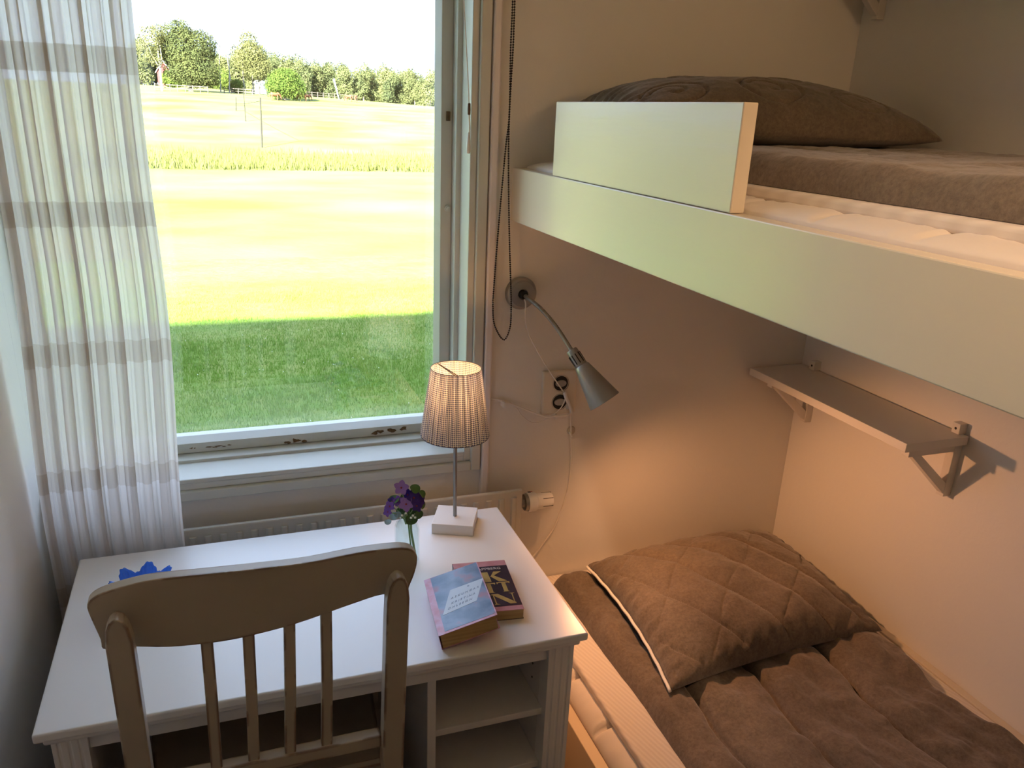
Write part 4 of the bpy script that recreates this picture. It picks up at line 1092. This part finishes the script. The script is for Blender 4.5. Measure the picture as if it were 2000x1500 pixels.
# ------------------------------------------------------------------ outdoors, everything scaled out from the eye by 1.5
OS = 1.5
def Wd(x, y, z): return Vector((EYE.x+(x-EYE.x)*OS, EYE.y+(y-EYE.y)*OS, EYE.z+(z-EYE.z)*OS))
PR = [(-50, -1.62), (45, -1.62), (52, -1.50), (60, -1.30), (70, -.70), (80, .02), (90, .82), (100, 1.60), (110, 2.12), (120, 2.75), (150, 3.6), (170, 4.0), (260, 3.4), (700, 0)]
def gz0(x, y):
    for (a, b), (c, d) in zip(PR[:-1], PR[1:]):
        if y <= c:
            t = (y-a)/(c-a); z = b+(d-b)*t; break
    else: z = PR[-1][1]
    tl_ = -.040*max(0, x)*smoothstep(60, 170, y)
    return z+tl_
def ground_at(X, Y):
    x = EYE.x+(X-EYE.x)/OS; y = EYE.y+(Y-EYE.y)/OS
    return EYE.z+(gz0(x, y)-EYE.z)*OS
def G(x, y): p = Wd(x, y, 0); p.z = ground_at(p.x, p.y); return p
def grass_mat():
    m = bpy.data.materials.new('lawn_grass'); m.use_nodes = True; N = m.node_tree.nodes; Lk = m.node_tree.links; p = N['Principled BSDF']
    p.inputs['Roughness'].default_value = .9; p.inputs['Specular IOR Level'].default_value = .1
    tc = N.new('ShaderNodeTexCoord'); n1 = N.new('ShaderNodeTexNoise'); n1.inputs['Scale'].default_value = .22; n1.inputs['Detail'].default_value = 7; n1.inputs['Roughness'].default_value = .65
    n2 = N.new('ShaderNodeTexNoise'); n2.inputs['Scale'].default_value = 3; n2.inputs['Detail'].default_value = 6
    mp = N.new('ShaderNodeMapping'); mp.inputs['Scale'].default_value = (.35, 1, 1); mp.inputs['Rotation'].default_value = (0, 0, .25)
    Lk.new(tc.outputs['Object'], mp.inputs[0]); Lk.new(mp.outputs[0], n1.inputs['Vector']); Lk.new(tc.outputs['Object'], n2.inputs['Vector'])
    ad = N.new('ShaderNodeMath'); ad.operation = 'MULTIPLY_ADD'; ad.inputs[1].default_value = .35; Lk.new(n2.outputs['Fac'], ad.inputs[0]); Lk.new(n1.outputs['Fac'], ad.inputs[2])
    cr = N.new('ShaderNodeValToRGB'); E_ = cr.color_ramp.elements
    E_[0].position = .45; E_[0].color = (.060, .125, .016, 1); E_[1].position = .82; E_[1].color = (.16, .185, .048, 1)
    e = E_.new(.60); e.color = (.095, .165, .026, 1)
    Lk.new(ad.outputs[0], cr.inputs[0]); Lk.new(cr.outputs[0], p.inputs['Base Color'])
    b = N.new('ShaderNodeBump'); b.inputs['Strength'].default_value = .6; b.inputs['Distance'].default_value = .06
    n3 = N.new('ShaderNodeTexNoise'); n3.inputs['Scale'].default_value = 6; n3.inputs['Detail'].default_value = 8; Lk.new(tc.outputs['Object'], n3.inputs['Vector'])
    Lk.new(n3.outputs['Fac'], b.inputs['Height']); Lk.new(b.outputs[0], p.inputs['Normal']); return m
M_lawn = grass_mat()
M_field = mat('meadow', (.074, .100, .019), .95, .1, col2=(.150, .152, .062), vscale=.13, detail=10, stretch=(.75, 1, 1), bump=.4, bscale=2, bdist=.1)
def leafmat(name, a, b, sc=.8, transl=.35):
    m = bpy.data.materials.new(name); m.use_nodes = True; N = m.node_tree.nodes; Lk = m.node_tree.links
    N.remove(N['Principled BSDF']); out = N['Material Output']
    tc = N.new('ShaderNodeTexCoord'); n = N.new('ShaderNodeTexNoise'); n.inputs['Scale'].default_value = sc; n.inputs['Detail'].default_value = 4; Lk.new(tc.outputs['Object'], n.inputs['Vector'])
    oi = N.new('ShaderNodeObjectInfo'); ad = N.new('ShaderNodeMath'); ad.operation = 'MULTIPLY_ADD'; ad.inputs[1].default_value = .5; Lk.new(oi.outputs['Random'], ad.inputs[0])
    sb = N.new('ShaderNodeMath'); sb.operation = 'SUBTRACT'; sb.inputs[1].default_value = .25; Lk.new(n.outputs['Fac'], sb.inputs[0]); Lk.new(sb.outputs[0], ad.inputs[2])
    mx = N.new('ShaderNodeMix'); mx.data_type = 'RGBA'; mx.inputs['A'].default_value = (*a, 1); mx.inputs['B'].default_value = (*b, 1)
    Lk.new(ad.outputs[0], mx.inputs['Factor'])
    d = N.new('ShaderNodeBsdfDiffuse'); t = N.new('ShaderNodeBsdfTranslucent'); Lk.new(mx.outputs['Result'], d.inputs[0]); Lk.new(mx.outputs['Result'], t.inputs[0])
    ms = N.new('ShaderNodeMixShader'); ms.inputs[0].default_value = transl; Lk.new(d.outputs[0], ms.inputs[1]); Lk.new(t.outputs[0], ms.inputs[2]); Lk.new(ms.outputs[0], out.inputs[0]); return m
M_blade = leafmat('grass_blades', (.080, .190, .022), (.18, .26, .050), 1.2)
M_tall = leafmat('tall_grass', (.06, .085, .022), (.14, .15, .055), .5)
M_tree1 = leafmat('maple_leaves', (.030, .042, .022), (.085, .095, .036), .35)
M_tree2 = leafmat('birch_leaves', (.055, .068, .030), (.12, .12, .055), .4)
M_tree3 = leafmat('bush_leaves', (.04, .072, .018), (.09, .12, .03), .4)
M_forest = leafmat('forest_leaves', (.035, .050, .030), (.115, .125, .055), .25)
M_bark = mat('bark', (.06, .05, .045), .9, col2=(.13, .12, .115), vscale=2)
M_birch = mat('birch_bark', (.22, .21, .20), .8, col2=(.10, .09, .085), vscale=2)

def ground():
    V = []; F = []
    ys = [1.2+.8*i for i in range(24)]+[21+3*i for i in range(26)]+[100+8*i for i in range(25)]+[320, 400, 600, 1000]
    xs = [-300, -180, -110, -70, -45, -30]+[-22+2*i for i in range(40)]+[62, 75, 95, 130, 190, 300, 500]
    for y in ys:
        for x in xs: V.append((x, y, ground_at(x, y)+.04*fnoise(x*.15, y*.15)*(1 if y > 25 else .6)))
    n = len(xs)
    mi = []
    for j in range(len(ys)-1):
        for i in range(n-1):
            F.append((j*n+i, j*n+i+1, (j+1)*n+i+1, (j+1)*n+i)); mi.append(1 if ys[j] >= 26 else 0)
    o = raw_obj('ground', V, F, [M_lawn, M_field], smooth=True, midx=mi); o['kind'] = 'structure'
ground()
def blades(name, label, cat, area, count, hmin, hmax, wd, m_, seed, lean=.35, dens=None):
    r = random.Random(seed); V = []; F = []; x0, x1, y0, y1 = area; k = 0
    while k < count:
        x = r.uniform(x0, x1); y = y0+(y1-y0)*r.random()**.9
        if dens and r.random() > dens(x, y): continue
        k += 1
        z = ground_at(x, y)-.01; h = r.uniform(hmin, hmax)*(.7+.6*max(0, .5+.8*fnoise(x*.6, y*.6, 2))); a = r.random()*2*PI; dx, dy = math.cos(a)*wd, math.sin(a)*wd
        lx, ly = r.uniform(-lean, lean)*h, r.uniform(-lean, lean)*h
        n = len(V); V += [(x-dx, y-dy, z), (x+dx, y+dy, z), (x+lx, y+ly, z+h)]; F.append((n, n+1, n+2))
    o = raw_obj(name, V, F, m_); tag(o, label, cat, kind='stuff')
blades('lawn_grass', 'short green lawn grass growing outside below the window', 'grass', (-3.0, 8.6, 7.8, 23), 120000, .035, .11, .0075, M_blade, 1, dens=lambda x, y: 1 if y < 17.5 else max(.05, 1-(y-17.5)/5))
blades('tall_grass', 'strip of tall unmown grass crossing the field in the middle distance', 'grass', (-10, 36, 66, 84), 16000, .35, .9, .05, M_tall, 2, dens=lambda x, y: 1 if y < 77 else .25)
def clover():
    r = random.Random(8); bm = bmesh.new()
    for k in range(130):
        x, y = r.uniform(-2, 6.5), r.uniform(8, 17); s = r.uniform(.004, .009); z = ground_at(x, y)+r.uniform(.05, .12)
        bmesh.ops.create_icosphere(bm, subdivisions=1, radius=s, matrix=Matrix.Translation((x, y, z)))
    o = bm_obj('clover_flowers', bm, mat('clover_white', (.75, .8, .72), .8)); tag(o, 'tiny white clover flowers scattered in the shaded lawn', 'flowers', kind='stuff')
clover()

def crown(blobs, n, leaf, seed, up=.3):
    r = random.Random(seed); V = []; F = []
    wts = [b[3]*b[4]*b[5] for b in blobs]; tot = sum(wts)
    for (bx, by, bz, rx, ry, rz), wt in zip(blobs, wts):
        for _ in range(int(n*wt/tot)):
            d = Vector((r.gauss(0, 1), r.gauss(0, 1), r.gauss(0, 1))).normalized(); q = r.uniform(.35, 1)**.45
            q *= 1+.16*fnoise(d.x*2.2+bx, d.y*2.2+by, d.z*2.2+bz)
            c = Vector((bx+d.x*rx*q, by+d.y*ry*q, bz+d.z*rz*q)); s = leaf*r.uniform(.6, 1.3)
            a = Vector((r.uniform(-1, 1), r.uniform(-1, 1), r.uniform(-1, 1))).normalized(); b = a.cross(d+Vector((.01, .02, .3))).normalized()
            k = len(V); V += [tuple(c-a*s*.5), tuple(c+b*s*.45), tuple(c+a*s*.5), tuple(c-b*s*.45)]; F.append((k, k+1, k+2, k+3))
    return V, F
def make_tree(name, label, cat, loc, blobs, n, leaf, m_, trunk, barkm, seed, group=None, branches=()):
    root = empty(name, loc, label, cat, group); V, F = crown(blobs, n, leaf, seed)
    me = bpy.data.meshes.new('foliage'); me.from_pydata(V, [], F); me.materials.append(m_); o = bpy.data.objects.new('foliage', me); COL.objects.link(o); o.parent = root
    bm = bmesh.new(); h, r0, r1 = trunk; tube(bm, spline([(0, 0, -.3), (.1*r0, 0, h*.4), (-.2*r0, .1*r0, h)], 4), [r0+(r1-r0)*k/8 for k in range(9)], 10)
    for bpts, br in branches: tube(bm, spline(bpts, 4), br, 6)
    bmesh.ops.recalc_face_normals(bm, faces=bm.faces); me = bpy.data.meshes.new('trunk'); bm.to_mesh(me); bm.free(); me.materials.append(barkm)
    t = bpy.data.objects.new('trunk', me); COL.objects.link(t); t.parent = root
    return root, [o, t]
# big maple left, with its pale-stemmed neighbour
s = 1.5
make_tree('maple_tree', 'largest tree, broad dark green crown at left edge of the view', 'tree', G(-1.35, 120),
          [(0, 0, 7.2, 5.0, 4.5, 4.6), (1.2, -1, 3.8, 5.0, 4.2, 3.2), (-1.6, -1, 9.3, 3.4, 3.2, 3.4), (-3.4, 0, 7.6, 2.6, 2.6, 2.6), (2.8, 0, 8.2, 3.2, 3, 3.2), (-.8, 0, 11.2, 2.0, 2, 1.9), (2.6, -1, 2.6, 3.6, 3, 2.0), (-2.2, -1, 3.6, 2.8, 2.6, 2.0)],
          30000, .27, M_tree1, (7, .45, .2), M_bark, 21)
make_tree('slender_tree', 'thin sparse tree with pale trunk left of the largest tree', 'tree', G(-4.75, 118),
          [(-1, 0, 9.2, 2.4, 2, 2.6), (-2.2, 0, 7.0, 1.8, 1.6, 2.2), (.4, 0, 10.3, 1.5, 1.4, 1.6), (-.6, 0, 5.6, 1.5, 1.5, 1.5)], 3200, .26, M_tree2, (9, .24, .1), M_birch, 22,
          branches=[([(0, 0, 4), (-1, 0, 6), (-2.2, 0, 8.5)], .09), ([(0, 0, 3.4), (.5, 0, 6), (.3, 0, 9)], .08)])
make_tree('birch_tree', 'tall birch with pale stems beside the white shed', 'tree', G(7.1, 130),
          [(-.3, 0, 10.4, 2.2, 2, 2.3), (0, 0, 7.8, 3.3, 3, 2.8), (-1.9, 0, 6.6, 2.4, 2, 2.4), (1.6, 0, 5.8, 2.8, 2.4, 2.6), (.3, 0, 4.0, 2.8, 2.4, 1.5)], 11000, .26, M_tree2, (8, .22, .1), M_birch, 23,
          branches=[([(1.3, 0, -.3), (1.4, 0, 3), (1.2, 0, 7)], .16), ([(-1.6, 0, -.3), (-1.9, 0, 3), (-1.7, 0, 8)], .13)])
make_tree('round_bush', 'round bright green bush right of the white shed', 'tree', G(10.0, 112),
          [(0, 0, 3.0, 3.6, 3.4, 2.7), (-1.3, 0, 2.2, 2.5, 2.4, 2.2), (1.9, 0, 2.0, 2.4, 2.4, 2.2), (.4, 0, 4.4, 2.3, 2.2, 1.5)], 12000, .23, M_tree3, (2.5, .2, .1), M_bark, 24)
# the wood behind: four kinds of tree, each copied
kinds = []
fr = random.Random(31)
for kx in range(4):
    hh = (9.5, 11, 8.5, 10)[kx]; bl = []
    for q in range(9):
        t = q/8; bl.append((fr.uniform(-1.9, 1.9)*(1-.4*t), fr.uniform(-1.2, 1.2), 1.0+t*(hh-2.2), fr.uniform(1.7, 2.7)*(1-.25*t), 2.0, fr.uniform(1.4, 2.1)))
    kinds.append((bl, hh))
roots = []
labs = ['green leafy tree at the front edge of the wood behind the field', 'green leafy tree just behind the front edge of the wood', 'leafy tree deep in the wood, only its upper crown showing', 'tree in the rearmost row of the wood along the skyline']
spots = [(-.034*(D_+1.1)+.318+q_*4.2, D_, 1) for D_, q_ in ((172, 0), (174, 1), (173, 2), (190, .4), (192, 1.6), (170, -1.15), (176, -.6), (185, -1.6), (188, -.9))]
for row, (D, nn) in enumerate(((166, 17), (184, 17), (204, 16), (226, 16))):
    for i in range(nn):
        t = (i+.5*(row % 2))/nn
        u = 0.012+(.285-.012)*t      # direction x/D
        spots.append((u*(D+1.1)+.318+fr.uniform(-.9, .9), D+fr.uniform(-4, 4), row))
base = {}
for i, (x, y, row) in enumerate(spots):
    k = fr.randrange(4); loc = G(x, y); sc_ = fr.uniform(.98, 1.2)*(1+.035*row); rz = fr.random()*6
    if row == 0: sc_ *= .80
    if k not in base:
        bl, hh = kinds[k]
        base[k] = make_tree('forest_tree', labs[row], 'tree', loc, bl, 3600, .38, M_forest, (hh*.6, .2, .08), M_bark, 50+k, 'trees of the wood behind the field')
        r_ = base[k][0]; r_.rotation_euler = (0, 0, rz); r_.scale = (sc_, sc_, sc_)
    else:
        dup(base[k][0], base[k][1], loc, rz, (sc_*fr.uniform(.9, 1.15), sc_, sc_))['label'] = labs[row]
# shrubs at left between maple and birch
for (x, y, sx_, lb) in ((3.0, 150, .8, 'yellow-green shrub just right of the largest tree'), (-4.3, 140, .6, 'low shrub behind the thin pale-trunked tree'), (4.6, 126, .42, 'narrow bright shrub left of the birch'), (1.6, 158, .8, 'shrub behind the largest tree, at its right side')):
    make_tree('shrub', lb, 'shrub', G(x, y), [(0, 0, 3.2*sx_, 3.6*sx_, 3*sx_, 3.2*sx_), (1.5*sx_, 0, 2*sx_, 2.6*sx_, 2*sx_, 2.2*sx_)], 4000, .26, M_tree3, (2*sx_, .15, .06), M_bark, int(x*10)+70)
# forest floor ridge behind the wood, so no gap shows under the crowns
# red cottage gable behind the slender tree
ct = empty('red_cottage', G(-5.9, 158), 'dark red cottage gable glimpsed between trees at far left', 'cottage')
def cottage():
    p = ct.location
    mr = mat('falu_red', (.07, .005, .009), .8)
    def B(name, b, m_): boxo(name, (p.x+b[0], p.x+b[1], p.y+b[2], p.y+b[3], p.z+b[4], p.z+b[5]), m_, ct, bevel=0)
    bm = bmesh.new(); prism(bm, [(p.x-1.6, p.z-.5), (p.x+1.6, p.z-.5), (p.x+1.6, p.z+3.6), (p.x, p.z+6.0), (p.x-1.6, p.z+3.6)], 'y', p.y, p.y+5); bm_obj('walls', bm, mr, ct)
    for sgn in (-1, 1):
        bm = bmesh.new(); prism(bm, [(p.x, p.z+6.0), (p.x+sgn*2.0, p.z+3.1), (p.x+sgn*2.0, p.z+3.35), (p.x, p.z+6.3)], 'y', p.y-.3, p.y+5.3); bm_obj('roof', bm, mat('roof_dark', (.06, .05, .06), .7), ct)
        bm = bmesh.new(); prism(bm, [(p.x, p.z+5.9), (p.x+sgn*2.0, p.z+3.0), (p.x+sgn*2.0, p.z+3.2), (p.x, p.z+6.15)], 'y', p.y-.36, p.y-.3); bm_obj('bargeboard', bm, M_white, ct)
cottage()
sh_ = empty('white_shed', G(8.75, 136), 'small white shed between the birch and the round bush', 'shed')
def shed():
    p = sh_.location
    boxo('walls', (p.x-1.5, p.x+1.7, p.y, p.y+2.5, p.z-.4, p.z+2.3), mat('shed_white', (.75, .75, .76), .7), sh_, bevel=0)
    bm = bmesh.new(); prism(bm, [(p.x-1.8, p.z+2.25), (p.x+2.0, p.z+2.25), (p.x+1.6, p.z+2.9), (p.x-1.4, p.z+2.9)], 'y', p.y-.2, p.y+2.7); bm_obj('roof', bm, mat('shed_roof', (.6, .6, .62), .6), sh_)
shed()
# poles and fence
def pole(name, label, cat, a, b, r0, r1, m_, group=None):
    bm = bmesh.new(); tube(bm, [a, b], [r0, r1], 8); o = bm_obj(name, bm, m_, smooth='auto'); return tag(o, label, cat, group)
M_post = mat('grey_post', (.004, .004, .004), .8)
M_deadwood = mat('dead_stem', (.16, .15, .145), .8)
pa = G(3.81, 60); pole('fence_post', 'tall dark grey post standing in the middle of the field', 'post', pa, Wd(3.9, 60, 1.98), .10, .08, M_post)
pb = G(3.67, 80); pole('fence_post', 'thin grey post just left of the tall dark post', 'post', pb, Wd(3.66, 80, 2.9), .07, .05, M_post)
pc_ = G(3.22, 90); pole('fence_post', 'short far grey post, leftmost of three in the field', 'post', pc_, Wd(3.3, 90, 2.1), .09, .07, M_post)
bm = bmesh.new(); A_ = Wd(3.27, 90, 1.50); B_ = Wd(3.88, 60, 1.75); tube(bm, spline([A_, (A_+B_)/2+Vector((0, 0, -.12)), B_], 6), .035, 6); tag(bm_obj('fence_wire', bm, M_post, smooth=True), 'thin wire strung between the field posts', 'wire')
for x, y, h, dx, lb in ((2.55, 128, 8.2, .3, 'bare pale dead stem left of the birch'), (4.15, 128, 9.6, -.8, 'bare pale dead stem closest to the birch'), (3.6, 124, 7.0, .5, 'short bare dead stem between two taller ones')):
    p = G(x, y); pole('dead_stem', lb, 'tree stem', p, p+Vector((dx, 0, h)), .13, .05, M_deadwood, 'bare stems left of the birch')
p = G(20.9, 140); pole('leaning_pole', 'white leaning pole in front of the wood', 'pole', p, p+Vector((-1.1, 0, 4.6)), .10, .22, mat('white_pole', (.8, .8, .8), .6))
def fence(label, x0, x1, y0, y1, n, h=1.2):
    root = empty('paddock_fence', G(x0, y0), label, 'fence'); mw = mat('fence_wood', (.045, .038, .036), .8); P_ = []
    for i in range(n+1):
        t = i/n; g = G(x0+(x1-x0)*t, y0+(y1-y0)*t); P_.append(g)
        bm = bmesh.new(); tube(bm, [g+Vector((0, 0, -.2)), g+Vector((0, 0, h+.1))], .09, 6); bm_obj('post', bm, mw, root)
    for hh in (.5, .95):
        bm = bmesh.new(); tube(bm, [g+Vector((0, 0, hh*h)) for g in P_], .065, 6, sx=.6); bm_obj('rail', bm, mw, root)
fence('brown rail fence running under the largest tree', -5.6, .8, 119, 117, 7)
fence('brown rail fence below the birch and shed', 2.9, 9.2, 122, 120, 7, 1.0)
fence('distant rail fence in front of the wood at right', 15.5, 24, 138, 142, 9, 1.2)
# horses
def horse_mesh():
    bm = bmesh.new()
    def loft(sts):
        rings = []
        for (x, z, ry, rz) in sts: rings.append([bm.verts.new((x, ry*math.cos(2*PI*k/12), z+rz*math.sin(2*PI*k/12))) for k in range(12)])
        for a, b in zip(rings[:-1], rings[1:]):
            for k in range(12): bm.faces.new((a[k], a[(k+1) % 12], b[(k+1) % 12], b[k]))
        bm.faces.new(rings[0]); bm.faces.new(rings[-1])
    loft([(-.82, 1.22, .08, .12), (-.74, 1.18, .24, .28), (-.5, 1.17, .30, .33), (-.1, 1.10, .30, .30), (.3, 1.08, .29, .33), (.55, 1.13, .24, .31), (.68, 1.18, .12, .2)])
    tube(bm, [(.5, 0, 1.25), (.75, 0, 1.2), (1.0, 0, .95), (1.15, 0, .62)], [.22, .19, .14, .11], 10)
    tube(bm, [(1.10, 0, .72), (1.18, 0, .5), (1.26, 0, .2)], [.12, .11, .06], 10)
    for y in (-.06, .06): tube(bm, [(1.08, y, .72), (1.04, y*1.4, .86)], [.03, .008], 5)
    for y in (-.15, .15):
        tube(bm, [(.45, y, 1.0), (.47, y, .62), (.46, y, .58), (.46, y, .2), (.48, y, .06), (.52, y, 0)], [.12, .075, .06, .04, .05, .06], 8)
        tube(bm, [(-.58, y, 1.05), (-.5, y, .72), (-.68, y, .52), (-.64, y, .2), (-.62, y, .06), (-.58, y, 0)], [.17, .10, .06, .045, .05, .06], 8)
    bmesh.ops.recalc_face_normals(bm, faces=bm.faces); me = bpy.data.meshes.new('body'); bm.to_mesh(me); bm.free(); me.shade_smooth(); return me
hm = horse_mesh(); M_horse = mat('chestnut', (.075, .022, .008), .7); hm.materials.append(M_horse)
bm = bmesh.new(); tube(bm, [(-.82, 0, 1.3), (-.95, 0, 1.1), (-.96, 0, .6)], [.05, .07, .03], 6); tube(bm, [(.45, 0, 1.5), (.75, 0, 1.38), (1.05, 0, 1.0)], [.02, .05, .03], 6)
bmesh.ops.recalc_face_normals(bm, faces=bm.faces); hme = bpy.data.meshes.new('mane_and_tail'); bm.to_mesh(hme); bm.free(); hme.materials.append(mat('dark_mane', (.08, .03, .015), .8))
for x, y, rz, sc_, lb in ((8.6, 110, 0.2, 1.0, 'chestnut horse grazing left of the others by round bush'), (12.2, 112, PI, .95, 'chestnut horse grazing just right of the round bush'), (12.9, 113, .6, .9, 'chestnut horse at the right end of the pair beside bush'),
                          (20.0, 118, 1.2, .95, 'chestnut horse standing farthest right in the field'), (19.2, 119, 2.4, .9, 'chestnut horse beside the farthest right horse')):
    r_ = empty('horse', G(x, y), lb, 'horse', 'horses grazing at the back of the field'); r_.rotation_euler = (0, 0, rz); r_.scale = (sc_,)*3
    for n_, me in (('body', hm), ('mane_and_tail', hme)):
        o = bpy.data.objects.new(n_, me); COL.objects.link(o); o.parent = r_
